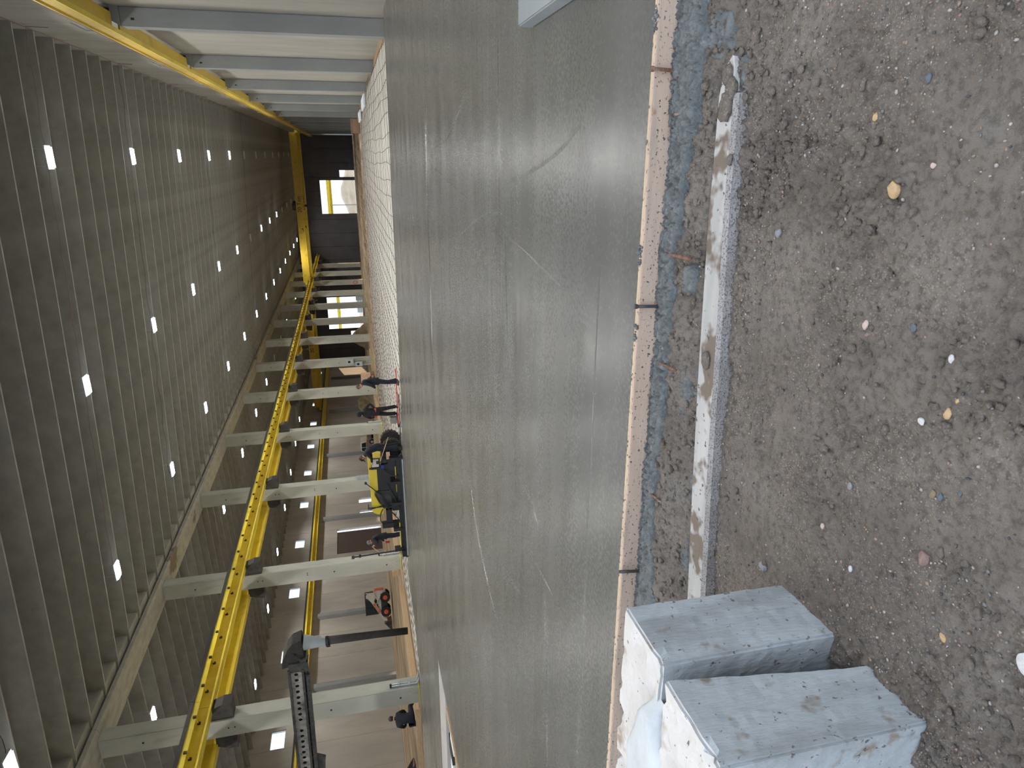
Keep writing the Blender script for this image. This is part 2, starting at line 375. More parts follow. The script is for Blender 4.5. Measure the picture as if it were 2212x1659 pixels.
holesL = [(46.9 + BAY * k, 48.9 + BAY * k, 10.1, 11.35) for k in range(-4, 11)] + [(75.8, 81.9, .3, 6.05), (88.6, 90.0, .8, 3.05), (85.0, 86.3, .8, 3.0)]
for k in range(-14, 34):
    y0 = 50.3 + 3.5 * k
    if y0 > YF - 1: break
    panel(wl, 'wall_panel', 'x', XL, y0, min(y0 + 3.5, YF), -.6, 14, -.3, holesL, M['walll']); seal(wl, 'x', XL - .25, y0, -.6, 14, -.3, holesL)
wf = empty('wall_far', (0, 0, 0), kind='structure')
holesF = [(-12.9, -5.6, -.75, 7.2), (-4.9, -3.45, -.75, 2.75), (-39.8, -32.1, -.75, 7.9), (-41.6, -40.4, -.75, 2.9)]
for k in range(0, 17):
    x0 = XL + 3.06 * k
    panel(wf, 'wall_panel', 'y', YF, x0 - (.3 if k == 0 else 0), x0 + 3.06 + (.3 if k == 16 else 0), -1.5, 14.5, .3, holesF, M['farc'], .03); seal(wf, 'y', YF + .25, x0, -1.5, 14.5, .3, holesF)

wn = empty('added_blocker_wall', (0, 0, 0), kind='structure')  # unseen near-end wall, added to keep sky light off ceiling and upper walls
for k in range(0, 17):
    x0 = XL + 3.06 * k
    panel(wn, 'wall_panel', 'y', 3.02, x0, x0 + 3.06, 6.6 if x0 > -24 else -.6, 14.5, -.3, [], M['wallc'], .0)
# windows (upper strip windows of both long walls) and doors
wi = 0
fr = MB(); W_, H_ = 2.0, 1.25
for a0, a1, b0, b1 in ((0, W_, 0, .06), (0, W_, H_ - .06, H_), (0, .06, 0, H_), (W_ - .06, W_, 0, H_)): fr.box(-.06, .06, a0, a1, b0, b1)
frm = fr.mesh('window_frame', M['steel'], recalc=False); pnm = MB().box(-.008, .008, .06, W_ - .06, .06, H_ - .06).mesh('pane', M['glass'], recalc=False)
for k in range(-2, 11):
    wi += 1; e = empty('window_%d' % wi, (XL - .15, 46.9 + BAY * k, 10.1), kind='structure'); link('window_frame', frm, e); link('pane', pnm, e)
for k in range(-1, 13):
    wi += 1; e = empty('window_%d' % wi, (XW + .09, 28.15 + BAY * k, 8.95), kind='structure')
    a = link('window_frame', frm, e); p = link('pane', pnm, e); a.scale = p.scale = (1, .8, 1)
dn = 0
def door(loc, wd, ht, panels, m, rz=0):
    global dn
    dn += 1; e = empty('door_%d' % dn, loc, rz, kind='structure')
    fr = MB(); fr.box(-.05, 0, -.1, .1, 0, ht); fr.box(wd, wd + .05, -.1, .1, 0, ht); fr.box(-.05, wd + .05, -.1, .1, ht, ht + .06)
    fr.build('door_frame', M['steel'], e)
    for i in range(panels):
        MB().box(.02, wd - .02, -.04, .04, ht * i / panels, ht * (i + 1) / panels - .001).build('door_panel', m, e)
    return e
e = door((XL - .1, 75.8, .3), 5.2, 5.7, 10, M['door'], PI / 2)
for loc, wd, ht in (((-12.9, YF + .1, -.75), 7.3, 7.95), ((-4.9, YF + .1, -.75), 1.45, 3.5), ((-39.8, YF + .1, -.75), 7.7, 8.65), ((-41.6, YF + .1, -.75), 1.2, 3.65)):
    door(loc, wd, ht, 0, M['door'])

# pilasters of the left wall
for k in range(0, 10):
    y = 53.0 + BAY * k
    o = MB().box(XL, XL + .5, y - .25, y + .25, -.3, 7.9).build('wall_pilaster', M['colr'], bevel=.03)
    tag(o, 'grey concrete pilaster under the crane beam on the left wall, %s' % ordp(k), 'pilaster', 'pilasters on the left wall')

# --- roof: ribbed precast tees
cl = empty('ceiling', (0, 0, 0), kind='structure')
def tee(xa, xb):
    mb = MB(); za, zb = roofz(xa + 1e-4), roofz(xb - 1e-4) if xb > -22 else roofz(xb)
    def cs(x, z): return [(x, -.04, z), (x, .04, z), (x, .06, z + .98), (x, .872, z + 1.02), (x, .872, z + 1.1), (x, -.872, z + 1.1), (x, -.872, z + 1.02), (x, -.06, z + .98)]
    a = cs(xa, za); b_ = cs(xb, zb); mb.add(a + b_, [tuple(range(7, -1, -1)), tuple(range(8, 16))] + [(i, (i + 1) % 8, 8 + (i + 1) % 8, 8 + i) for i in range(8)])
    return mb.mesh('roof_tee', M['roofc'])
tn = tee(-22.45, XW + .05); ta = tee(XL - .05, -23.5)
for k in range(-14, 77):
    y = 28.18 + 1.75 * k
    if y > YF: break
    o = link('roof_tee', tn, cl); o.location.y = y; o = link('roof_tee', ta, cl); o.location.y = y
MB().box(-22.42, -21.85, 3.4, YF, 13.30, 14.28).build('end_diaphragm', M['roofc'], cl)
MB().box(-23.6, -22.3, 3.4, YF, 14.1, 14.4).build('cap_strip', M['roofc'], cl)

# girders on the column heads, one per bay
for k in range(-1, 13):
    y0 = LY0 + .35 + BAY * k
    mb = MB().prism([(-23.55, 12.93), (-22.35, 12.93), (-22.2, 13.0), (-22.2, 13.18), (-22.45, 13.18), (-22.45, 14.1), (-23.4, 14.1), (-23.4, 13.18), (-23.7, 13.18), (-23.7, 13.0)], 'y', y0 + .01, y0 + BAY - .01)
    o = mb.build('roof_girder', M['girdc']); tag(o, 'weathered concrete roof girder over the left column row, %s' % ordp(k + 1), 'girder', 'girders over the left columns')
# --- columns
lc_first = None
for k in range(0, 13):
    y = LY0 + BAY * k
    root = empty('concrete_column', (-22.95, y + .35, -.3), 0, 'square precast concrete column in the free-standing row, %s' % ordp(k), 'column', 'free-standing concrete columns')
    if lc_first is None:
        lc_first = (MB().box(-.45, .45, -.35, .35, 0, 13.23).mesh('shaft', M['colc'], bevel=.02),
                    MB().prism([(.45, 8.05), (1.2, 8.05), (1.2, 8.42), (1.0, 8.9), (.45, 8.9)], 'y', -.28, .28).mesh('bracket', M['iron']),
                    MB().prism([(-.45, 8.05), (-1.15, 8.05), (-1.15, 8.42), (-.95, 8.9), (-.45, 8.9)], 'y', -.28, .28).mesh('bracket', M['iron']),
                    MB().cyl((0, -.352, 8.05), 'y', .035, .02, 10).cyl((0.0, -.352, 8.3), 'y', .035, .02, 10).cyl((0, -.352, 5.6), 'y', .03, .02, 10).cyl((0.12, -.352, 5.6), 'y', .03, .02, 10).cyl((0, -.352, 4.1), 'y', .045, .02, 10).cyl((0, -.352, 1.1), 'y', .045, .02, 10).cyl((0, -.352, 11.6), 'y', .045, .02, 10).mesh('bolt_sockets', M['black']),
                    MB().box(-.465, .465, -.365, .365, .24, .29).mesh('joint_strip', M['yiso']))
    for nm, me in zip(('shaft', 'bracket', 'bracket', 'bolt_sockets', 'joint_strip'), lc_first): link(nm, me, root)
for k in range(0, 13):
    y = RY0 + BAY * k
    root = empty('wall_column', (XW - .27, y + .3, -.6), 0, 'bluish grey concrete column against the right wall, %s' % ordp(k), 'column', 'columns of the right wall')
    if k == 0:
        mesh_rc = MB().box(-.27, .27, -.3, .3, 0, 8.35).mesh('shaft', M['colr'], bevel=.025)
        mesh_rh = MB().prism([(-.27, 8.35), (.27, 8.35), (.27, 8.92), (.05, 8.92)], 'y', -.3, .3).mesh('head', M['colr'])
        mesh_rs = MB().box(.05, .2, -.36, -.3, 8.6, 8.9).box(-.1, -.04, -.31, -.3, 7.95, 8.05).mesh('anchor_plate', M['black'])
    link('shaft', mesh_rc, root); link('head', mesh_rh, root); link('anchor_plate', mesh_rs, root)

# ================================================================== crane runways
def ibeam(name, x, y0, y1, zt, zb, fw, m, parent):
    mb = MB(); mb.box(x - fw / 2, x + fw / 2, y0, y1, zb, zb + .05); mb.box(x - .02, x + .02, y0, y1, zb + .05, zt - .05); mb.box(x - fw / 2, x + fw / 2, y0, y1, zt - .05, zt)
    return mb.build(name, m, parent)
for k in range(-1, 13):
    y0 = RY0 + .65 + BAY * k; y1 = y0 + BAY - .78
    e = empty('crane_beam', (3.75, y0, 7.6), 0, 'yellow crane runway beam along the right wall, bay %s' % ordp(k + 1), 'crane beam', 'runway beams on the right wall')
    e.location = (0, 0, 0)
    ya = RY0 + BAY * k
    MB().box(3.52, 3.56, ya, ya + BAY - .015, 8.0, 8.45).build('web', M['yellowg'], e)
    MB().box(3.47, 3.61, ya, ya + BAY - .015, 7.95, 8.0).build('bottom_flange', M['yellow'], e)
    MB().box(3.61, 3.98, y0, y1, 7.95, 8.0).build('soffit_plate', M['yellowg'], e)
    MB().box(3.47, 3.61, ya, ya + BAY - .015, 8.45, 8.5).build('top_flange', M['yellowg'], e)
    MB().box(3.50, 3.58, ya, ya + BAY - .015, 8.5, 8.6).build('crane_rail', M['dsteel'], e)
def left_run(x, side, who, ztop, kk, name_grp, dz=0):
    for k in kk:
        ya = LY0 + .3 + BAY * k; yb = ya + BAY - .02
        e = empty('crane_beam', (0, 0, 0), 0, 'yellow crane runway beam %s, bay %s' % (who, ordp(k - kk[0])), 'crane beam', name_grp)
        MB().box(x - .02, x + .02, ya, yb, 8.62 + dz, 9.1 + dz).box(x - .2, x + .2, ya, yb, 8.55 + dz, 8.62 + dz).build('web', M['yellow'], e)
        MB().prism([(x - .33, 9.1), (x + .33, 9.1), (x + .33, 8.98), (x + .37, 8.98), (x + .37, 9.22), (x - .37, 9.22), (x - .37, 8.98), (x - .33, 8.98)], 'y', ya, yb).build('cap_channel', M['yellow'], e).location.z = dz
        MB().box(x - .04, x + .04, ya, yb, 9.22 + dz, 9.36 + dz).build('crane_rail', M['dsteel'], e)
        MB().box(x + side * .38, x + side * .43, ya, yb, 9.2 + dz, 9.34 + dz).build('conductor_bar', M['black'], e)
        if who.startswith('on the hall'):
            for i in range(6):
                y = ya + .9 + 1.75 * i
                c = MB(); c.bar((x + .33, y, 9.04), (x + .03, y, 8.93), .05, .03); c.build('tie_bar', M['yellow'], e)
                c = MB(); c.box(x + .02, x + .09, y - .05, y + .05, 8.86, 8.98); c.box(x + .36, x + .44, y - .05, y + .05, 8.98, 9.1); c.build('clip', M['black'], e)
left_run(-21.98, 1, 'on the hall side of the free-standing columns', 9.3, list(range(-1, 13)), 'runway beams on the hall side of the columns')
left_run(-23.98, -1, 'on the far side of the free-standing columns', 9.3, list(range(-1, 13)), 'runway beams behind the columns')
left_run(XL + .55, 1, 'along the left wall', 9.2, list(range(1, 13)), 'runway beams on the left wall', -.1)

def text_mesh(s, size, m, ext=.004):
    cu = bpy.data.curves.new('lettering', 'FONT'); cu.body = s; cu.size = size; cu.extrude = ext; cu.align_x = 'CENTER'; cu.align_y = 'CENTER'
    o = bpy.data.objects.new('tmp', cu); C.objects.link(o); dg = bpy.context.evaluated_depsgraph_get()
    me = bpy.data.meshes.new_from_object(o.evaluated_get(dg)); bpy.data.objects.remove(o); me.materials.clear(); me.materials.append(m); return me
def bridge(x0, x1, y, zt, zb, lab, tx):
    e = empty('bridge_crane', ((x0 + x1) / 2, y, zb), 0, lab, 'bridge crane'); hx = (x1 - x0) / 2; h = zt - zb; dx = tx - (x0 + x1) / 2
    for j, (dy, dz) in enumerate(((0, 0), (5.0, -.25))):
        g = MB().box(-hx + .1, hx - .1, dy - .3, dy + .3, dz + .1, dz + h).box(-hx + .1, hx - .1, dy - .38, dy + .38, dz + .04, dz + .1).build('girder', M['yellowg'] if j == 0 else M['yellow'], e)
        t = link('lettering', text_mesh('20 Ton', .95, M['black']), e); t.rotation_euler = (PI / 2, 0, 0); t.location = (dx, dy - .31, dz + h * .5 + .06); t['label'] = 'black 20 Ton lettering'
        mk = MB().add([(-.55, 0, -.25), (.1, 0, -.25), (.1, 0, .22), (-.05, 0, -.1)], [(0, 1, 2, 3)]).build('emblem', M['black'], e); mk.location = (dx - 4.2, dy - .306, dz + h * .5)
    for s in (-1, 1):
        zr = (9.36 if s < 0 or x0 < -30 else 8.6) - (.1 if x0 < -30 and s < 0 else 0) - zb
        MB().box(s * hx - .2, s * hx + .2, -.9, 5.9, zr + .12, max(zr + .5, .3)).build('end_truck', M['yellow'], e)
        for wy in (-.4, 5.4): MB().cyl((s * hx, wy, zr + .2), 'x', .2, .1, 16).build('wheel', M['dsteel'], e)
    MB().box(dx - 1.0, dx + .1, .9, 4.2, h + .1, h + .7).cyl((dx - .4, 2.6, h + .3), 'x', .35, 1.6, 14).box(dx - .9, dx - .1, -.6, -.32, h + .05, h + .45).build('hoist_trolley', M['dsteel'], e)
    MB().cyl((dx - .4, 2.6, h * .3), 'z', .03, h * 1.4, 8).box(dx - .6, dx - .2, 2.45, 2.75, -.6, -.1).build('hook_block', M['black'], e)
bridge(-21.98, 3.54, 125, 10.2, 8.95, 'yellow 20 Ton overhead bridge crane spanning the main hall near its far end', -8.3)
bridge(XL + .55, -23.98, 128, 10.65, 9.35, 'yellow 20 Ton overhead bridge crane in the side aisle behind the free-standing columns', -34.5)

# ================================================================== high-bay lamps (each with its own light)
hm = MB().box(-.42, .42, -.28, .28, 0, .07).box(-.12, .12, -.12, .12, .07, .16).mesh('housing', M['steel'], bevel=.01)
dm = MB().box(-.36, .36, -.23, .23, -.06, 0).mesh('diffuser', M['lamp'], recalc=False)
dm2 = MB().box(-.38, .38, -.24, .24, -.02, 0).mesh('diffuser', M['loadw'], recalc=False)
rodm = MB().tube([(-.3, 0, .07), (-.3, 0, 1.3)], .008, 6).tube([(.3, 0, .07), (.3, 0, 1.3)], .008, 6).mesh('hanger', M['steel'])
ld = bpy.data.lights.new('lamp_light', 'AREA'); ld.shape = 'RECTANGLE'; ld.size = .76; ld.size_y = .48; ld.energy = LAMP_W; ld.color = (1.0, .97, .90); ld.spread = math.radians(150)
rows = [(-.15, 11.93, 'row nearest the right wall'), (-8.9, 12.32, 'middle row of the hall'), (-17.6, 12.70, 'row beside the free-standing columns'), (-26.15, 12.63, 'aisle row just behind the columns'), (-43.4, 12.30, 'aisle row nearest the left wall')]
for ri, (x, z, nm) in enumerate(rows):
    seen = 0
    for k in range(0, 15):
        y = 8.1 + 10.38 * k if x > -24 else 8.2 + 10.45 * k
        if y > 158: break
        vis = in_view((x, y, z)); lb = 'bright white high-bay lamp, %s, %s' % (nm, ordp(seen)) if vis else 'bright white high-bay lamp outside the frame, %s, lamp %s' % (nm, nord(k))
        seen += vis
        e = empty('high_bay_lamp', (x, y, z), 0, lb, 'lamp', 'high-bay lamps under the roof')
        off = (ri == 0 and k > 6) or (ri == 1 and (k == 7 or k > 10)) or (ri == 3 and (k in (8, 9) or k > 12)) or (ri == 4 and k > 10)
        link('housing', hm, e); link('diffuser', dm2 if off else dm, e); link('hanger', rodm, e)
        if off: e['label'] = e['label'].replace('bright white', 'unlit'); continue
        L = bpy.data.objects.new('lamp_light', ld); C.objects.link(L); L.parent = e; L.location = (0, 0, -.08)
# sagging supply cables of the lamp rows
for k in range(1, 8):
    y = 8.1 + 10.38 * k + .25; mb = MB(); pts = []
    for i in range(60):
        x = XW - .02 - (XW + 18.0) * i / 59; pts.append((x, y + .12 * math.sin(i * .9 + k) * (k % 2), roofz(x) - .03 - .05 * abs(math.sin(i * .5 + k))))
    o = mb.tube([(XW - .03, y, 11.0 + .1 * k)] + pts, .011, 5).build('supply_cable', M['rcab'] if k % 2 == 0 else M['dsteel'])
    tag(o, ('reddish' if k % 2 == 0 else 'grey') + ' lamp supply cable clipped under the roof ribs, %s' % ordp(k - 1), 'cable', 'lamp supply cables')
cbl = MB().tube([(XW - .05, 3.5 + i * 3.0, 11.88 + .03 * math.sin(i)) for i in range(52)], .012, 5).build('wall_cable', M['rcab']); tag(cbl, 'thin reddish cable run along the top of the right wall', 'cable')
# ================================================================== NEAR GROUND outside the form board
dm_ = bpy.data.materials.new('wet gravelly dirt'); dm_.use_nodes = True
n = dm_.node_tree.nodes; l = dm_.node_tree.links; b = n['Principled BSDF']; tc = n.new('ShaderNodeTexCoord')
v0 = mapn((1, 1, 1))
base = rmp(nz(v0, 2.2, 4), .35, .68, (.19, .155, .127), (.285, .242, .205))
def ovl(base, fac, col):
    x = n.new('ShaderNodeMix'); x.data_type = 'RGBA'; l.new(fac, x.inputs[0]); l.new(base, x.inputs[6])
    if isinstance(col, tuple): x.inputs[7].default_value = (*col, 1)
    else: l.new(col, x.inputs[7])
    return x.outputs[2]
vo = n.new('ShaderNodeTexVoronoi'); vo.inputs['Scale'].default_value = 130; l.new(v0, vo.inputs['Vector'])
grit = rmp(vo.outputs['Color'], .0, 1., (.05, .045, .045), (.52, .42, .33))
gm = math_('MULTIPLY', rmp(nz(v0, 3.2, 4), .42, .6, (.1, .1, .1), (1, 1, 1)), rmp(vo.outputs['Distance'], .25, .6, (1, 1, 1), (0, 0, 0)))
vb = n.new('ShaderNodeSeparateColor'); l.new(vo.outputs['Color'], vb.inputs[0])
gm = math_('MULTIPLY', gm, rmp(vb.outputs[1], .55, .75, (0, 0, 0), (.8, .8, .8)))
base = ovl(base, rmp(nz(v0, 34, 5, .7), .46, .62, (0, 0, 0), (.6, .6, .6)), (.065, .054, .046))
base = ovl(base, rmp(nz(v0, 90, 4, .7), .52, .66, (0, 0, 0), (.55, .55, .55)), (.24, .21, .185))
base = ovl(base, gm, grit)
base = ovl(base, rmp(nz(v0, 1.1, 5), .62, .70, (0, 0, 0), (.55, .55, .55)), (.15, .19, .20))
l.new(base, b.inputs['Base Color']); l.new(mrg(nz(v0, 3, 4), .35, .65, .5, .9), b.inputs['Roughness'])
hh = math_('ADD', math_('MULTIPLY', nz(v0, 60, 6, .75), .016), math_('MULTIPLY', nz(v0, 220, 3, .65), .005))
bp = n.new('ShaderNodeBump'); bp.inputs['Strength'].default_value = .9; bp.inputs['Distance'].default_value = 1; l.new(hh, bp.inputs['Height']); l.new(bp.outputs[0], b.inputs['Normal'])
M['dirt'] = dm_

def ground_z(X, Y):
    z = -.12 - .09 * sstep(3.1, 2.7, Y) - .03 * sstep(2.4, 1.4, Y)
    z = z + .035 * (fbm(X * 1.8, Y * 1.8, 21, 3) - .5)
    rough = sstep(.47, .66, fbm(X * 1.5 + 3, Y * 1.5, 33, 4)); rough = np.maximum(rough, .8 * sstep(2.45, 2.75, Y))
    wx = X + .05 * fbm(X * 8, Y * 8, 4); wy = Y + .05 * fbm(X * 8, Y * 8, 6)
    l1 = 1 - np.clip(worley(wx * 24, wy * 24, 40), 0, 1); l2 = 1 - np.clip(worley(wx * 55, wy * 55, 41), 0, 1)
    cr = 1 - np.abs(2 * fbm(X * 9, Y * 9, 44, 4) - 1) * 4; cr = np.clip(cr, 0, 1)
    for (cx, cy, rx, ry, an, d) in ((-.34, 1.95, .15, .07, .5, .022), (-.62, 2.02, .11, .06, 1.0, .022), (-.08, 2.22, .16, .06, -.4, .02), (.05, 2.55, .14, .08, .2, .028), (.32, 2.12, .13, .06, .8, .02), (-1.15, 2.4, .12, .05, .2, .012), (.15, 3.02, .18, .07, .2, .02), (-.55, 3.0, .2, .06, .1, .015), (-.3, 1.42, .09, .05, .6, .012)):
        ww = .35 * (fbm(X * 12, Y * 12, 75, 3) - .5)
        u = (X - cx) * math.cos(an) + (Y - cy) * math.sin(an); v = -(X - cx) * math.sin(an) + (Y - cy) * math.cos(an); r2 = np.sqrt((u / rx) ** 2 + (v / ry) ** 2) + ww
        z = z - d * (1 - sstep(.7, 1.1, r2)); rough = np.maximum(rough, 1.2 * np.exp(-((r2 - 1.1) / .45) ** 2))
    z = z + rough * (.024 * (l1 - .5) + .014 * (l2 - .5) - .026 * cr * fbm(X * 3, Y * 3, 46, 2) + .05 * (fbm(X * 13, Y * 13, 51, 4) - .5)) + .016 * (fbm(X * 18, Y * 18, 60, 4) - .5) + .005 * (l2 - .5)
    z = np.where((np.abs(Y - (2.865 + .03 * X - .018 * X * X)) < .10) & (X < .36), np.minimum(z, -.178), z)
    # track beside the plank
    z = z - .02 * np.exp(-((Y - (2.60 + .05 * X)) / .05) ** 2)
    return z
xs = np.arange(-4.3, 3.0, .0105); ys = np.arange(.55, 3.31, .0105); X, Y = np.meshgrid(xs, ys)
Zg = ground_z(X, Y)
gd = link('ground', grid_mesh('ground_near', X, Y, Zg, M['dirt'])); tag(gd, kind='structure')
xo = np.linspace(-60, 40, 60); yo = np.linspace(-40, 3.2, 40); Xo, Yo = np.meshgrid(xo, yo)
o = link('ground', grid_mesh('ground_yard', Xo, Yo, -.42 + 0 * Xo, M['dirt'])); tag(o, kind='structure')
# fine gravel: nobody could count it
def pebbles(name, N, rmin, rmax, pw, mats, parent, ymin=.7, ymax=3.0, clump=True):
    bm = bmesh.new(); bmesh.ops.create_icosphere(bm, subdivisions=1, radius=1); bv = np.array([v.co[:] for v in bm.verts]); bf = np.array([[v.index for v in f.verts] for f in bm.faces]); bm.free()
    x = rng.uniform(-4.0, 1.3, N * 3); y = rng.uniform(ymin, ymax, N * 3)
    dens = sstep(.38, .62, fbm(x * 1.4, y * 1.4, 90, 4)) * .85 + .15; dens[y > 2.75] *= .25
    kk = rng.random(N * 3) < dens; x = x[kk][:N]; y = y[kk][:N]; N = len(x)
    r = rmin + (rmax - rmin) * rng.random(N) ** pw; z = ground_z(x[None], y[None])[0] + r * .25
    sc = rng.uniform(.65, 1.3, (N, 1, 3)) * r[:, None, None]; an = rng.uniform(0, 6.3, N); c, s = np.cos(an), np.sin(an)
    V = bv[None] * sc * (1 + .18 * rng.standard_normal((N, len(bv), 1)))
    Vx = V[..., 0] * c[:, None] - V[..., 1] * s[:, None]; Vy = V[..., 0] * s[:, None] + V[..., 1] * c[:, None]
    co = np.stack([Vx + x[:, None], Vy + y[:, None], V[..., 2] * .75 + z[:, None]], -1).reshape(-1, 3)
    F = (bf[None] + (np.arange(N) * len(bv))[:, None, None]).reshape(-1, 3)
    me = bpy.data.meshes.new(name); me.vertices.add(len(co)); me.vertices.foreach_set('co', co.ravel()); me.loops.add(F.size); me.loops.foreach_set('vertex_index', F.ravel())
    me.polygons.add(len(F)); me.polygons.foreach_set('loop_start', np.arange(0, F.size, 3)); me.polygons.foreach_set('loop_total', np.full(len(F), 3))
    for m in mats: me.materials.append(m)
    me.polygons.foreach_set('material_index', np.repeat(rng.choice(len(mats), N, p=[.28, .22, .2, .16, .14]), len(bf)))
    me.update(calc_edges=True); me.validate(); o = link(name, me, parent); return o
pm = [mat('pebble ' + nm, c, tuple(x * 1.35 for x in c), 40, .7) for nm, c in (('grey', (.15, .145, .14)), ('tan', (.24, .18, .13)), ('pale', (.32, .295, .27)), ('dark', (.05, .055, .06)), ('pink', (.26, .17, .13)))]
o = pebbles('fine_gravel', 42000, .0011, .0068, 8.0, pm, None); tag(o, 'fine loose gravel and sand grains strewn over the dark dirt', 'gravel', kind='stuff')

# crumbled clods of mud, more than anyone could count
def clods(N):
    bm = bmesh.new(); bmesh.ops.create_icosphere(bm, subdivisions=2, radius=1); bv = np.array([v.co[:] for v in bm.verts]); bf = np.array([[v.index for v in f.verts] for f in bm.faces]); bm.free()
    x = rng.uniform(-4.0, 1.3, N * 9); y = rng.uniform(.8, 3.2, N * 9)
    dn_ = sstep(.52, .70, fbm(x * 1.5 + 3, y * 1.5, 33, 4)) + .6 * sstep(2.5, 2.8, y) + .9 * np.exp(-(((x - .15) / .5) ** 2 + ((y - 2.75) / .35) ** 2)) + .8 * np.exp(-(((x + .45) / .28) ** 2 + ((y - 2.0) / .12) ** 2))
    kk = rng.random(N * 9) < dn_ * .6 + .03; x = x[kk][:N]; y = y[kk][:N]; N = len(x); r = .003 + .016 * rng.random(N) ** 3.2
    z = ground_z(x[None], y[None])[0] + r * .1; sc = rng.uniform(.6, 1.4, (N, 1, 3)) * r[:, None, None]; V = bv[None] * sc * (1 + .17 * rng.standard_normal((N, len(bv), 1)))
    co = np.stack([V[..., 0] + x[:, None], V[..., 1] + y[:, None], V[..., 2] * .7 + z[:, None]], -1).reshape(-1, 3); F = (bf[None] + (np.arange(N) * len(bv))[:, None, None]).reshape(-1, 3)
    me = bpy.data.meshes.new('mud_clods'); me.vertices.add(len(co)); me.vertices.foreach_set('co', co.ravel()); me.loops.add(F.size); me.loops.foreach_set('vertex_index', F.ravel())
    me.polygons.add(len(F)); me.polygons.foreach_set('loop_start', np.arange(0, F.size, 3)); me.polygons.foreach_set('loop_total', np.full(len(F), 3)); me.materials.append(M['dirt']); me.update(calc_edges=True); me.validate()
    return link('mud_clods', me)
tag(clods(5200), 'crumbled clods of dark mud heaped around the footprints and the plank', 'mud clods', kind='stuff')
# bigger stones one by one
def stone(loc, r, m, label, rot=0, flat=.7, name='stone', seed=1):
    bm = bmesh.new(); bmesh.ops.create_icosphere(bm, subdivisions=3, radius=1); rr = np.random.default_rng(seed)
    pl = [(Vector(rr.standard_normal(3)).normalized(), rr.uniform(.62, .95)) for _ in range(9)]
    for v in bm.verts:
        p = v.co.copy()
        for nn, d in pl:
            k_ = p.dot(nn) - d
            if k_ > 0: p -= nn * k_ * .9
        v.co = Vector((p.x * r * 1.2, p.y * r * .85, p.z * r * flat))
    me = bpy.data.meshes.new(name); bm.to_mesh(me); bm.free(); me.materials.append(m)
    o = link(name, me); o.location = (loc[0], loc[1], float(ground_z(np.array([[loc[0]]]), np.array([[loc[1]]]))[0, 0]) + r * flat * .35); o.rotation_euler = (0.1, 0.15, rot); return tag(o, label, 'stone')
sc_ = lambda nm, a, b_: mat('stone ' + nm, a, b_, 25, .75, bump=.4, bscale=60)
s_or = sc_('ochre', (.45, .28, .13), (.62, .43, .25)); s_pk = sc_('pink', (.50, .36, .30), (.60, .46, .40)); s_wh = sc_('white', (.55, .53, .52), (.68, .66, .64)); s_bl = sc_('blue', (.09, .11, .13), (.14, .16, .18)); s_rd = sc_('red', (.24, .15, .13), (.32, .20, .17)); s_br = sc_('brown', (.2, .15, .09), (.28, .22, .14)); s_gy = sc_('grey', (.20, .20, .21), (.28, .28, .30))
for i, (x, y, r, m, lb, ro) in enumerate([(-.105, 1.895, .026, s_or, 'large angular ochre stone in the middle of the dirt', .6), (-.029, 1.773, .010, s_pk, 'small pale pink stone right of the ochre stone', 1), (-.556, 1.91, .016, s_pk, 'tan stone half sunk in the dirt beside the deep footprint', 0),
        (-.59, 1.905, .009, s_rd, 'small reddish stone touching the tan stone', 2), (-.578, 1.561, .012, s_wh, 'oval white pebble in the gravelly patch', .4), (-.745, 1.536, .016, s_or, 'round orange stone in the gravelly patch', .2), (-.803, 1.619, .013, s_wh, 'oval off-white pebble left of the orange stone', 1.2),
        (-.69, 1.50, .007, s_or, 'tiny rust orange stone above the off-white pebble', 0), (-1.016, 1.528, .014, s_br, 'brown pebble next to the black pebble', 0), (-1.008, 1.495, .012, s_bl, 'round black pebble beside the brown one', 0), (-.97, 1.441, .009, s_bl, 'small dark blue pebble on its own', 0),
        (-1.327, 1.117, .030, s_wh, 'pale angular stone at the lower edge of the photo', .8), (-1.241, 1.508, .022, s_rd, 'flat brownish red stone near the concrete blocks', .3), (-1.76, 2.249, .024, s_gy, 'flat grey stone beside the end of the long plank', 1.2), (-.30, 2.45, .018, s_gy, 'grey lump of stone near the plank', .2),
        (-.52, 1.72, .012, s_bl, 'small blue grey stone in the crumbled footprint', .5), (-1.38, 1.95, .012, s_pk, 'small pinkish stone between the plank and the blocks', .5), (-1.46, 1.78, .011, s_wh, 'tiny white stone at the foot of the blocks', .1), (.22, 1.85, .013, s_bl, 'dark bluish pebble near the right side of the dirt', 0), (.12, 2.02, .012, s_or, 'small yellowish stone above the ochre stone', 0),
        (-1.45, 1.38, .014, s_or, 'small orange brown stone near the lower left gravel', 1.0), (-1.15, 1.85, .012, s_gy, 'small grey stone in the open dirt left of the footprint', 0.3)]):
    stone((x, y), r, m, lb, ro, seed=i + 3)

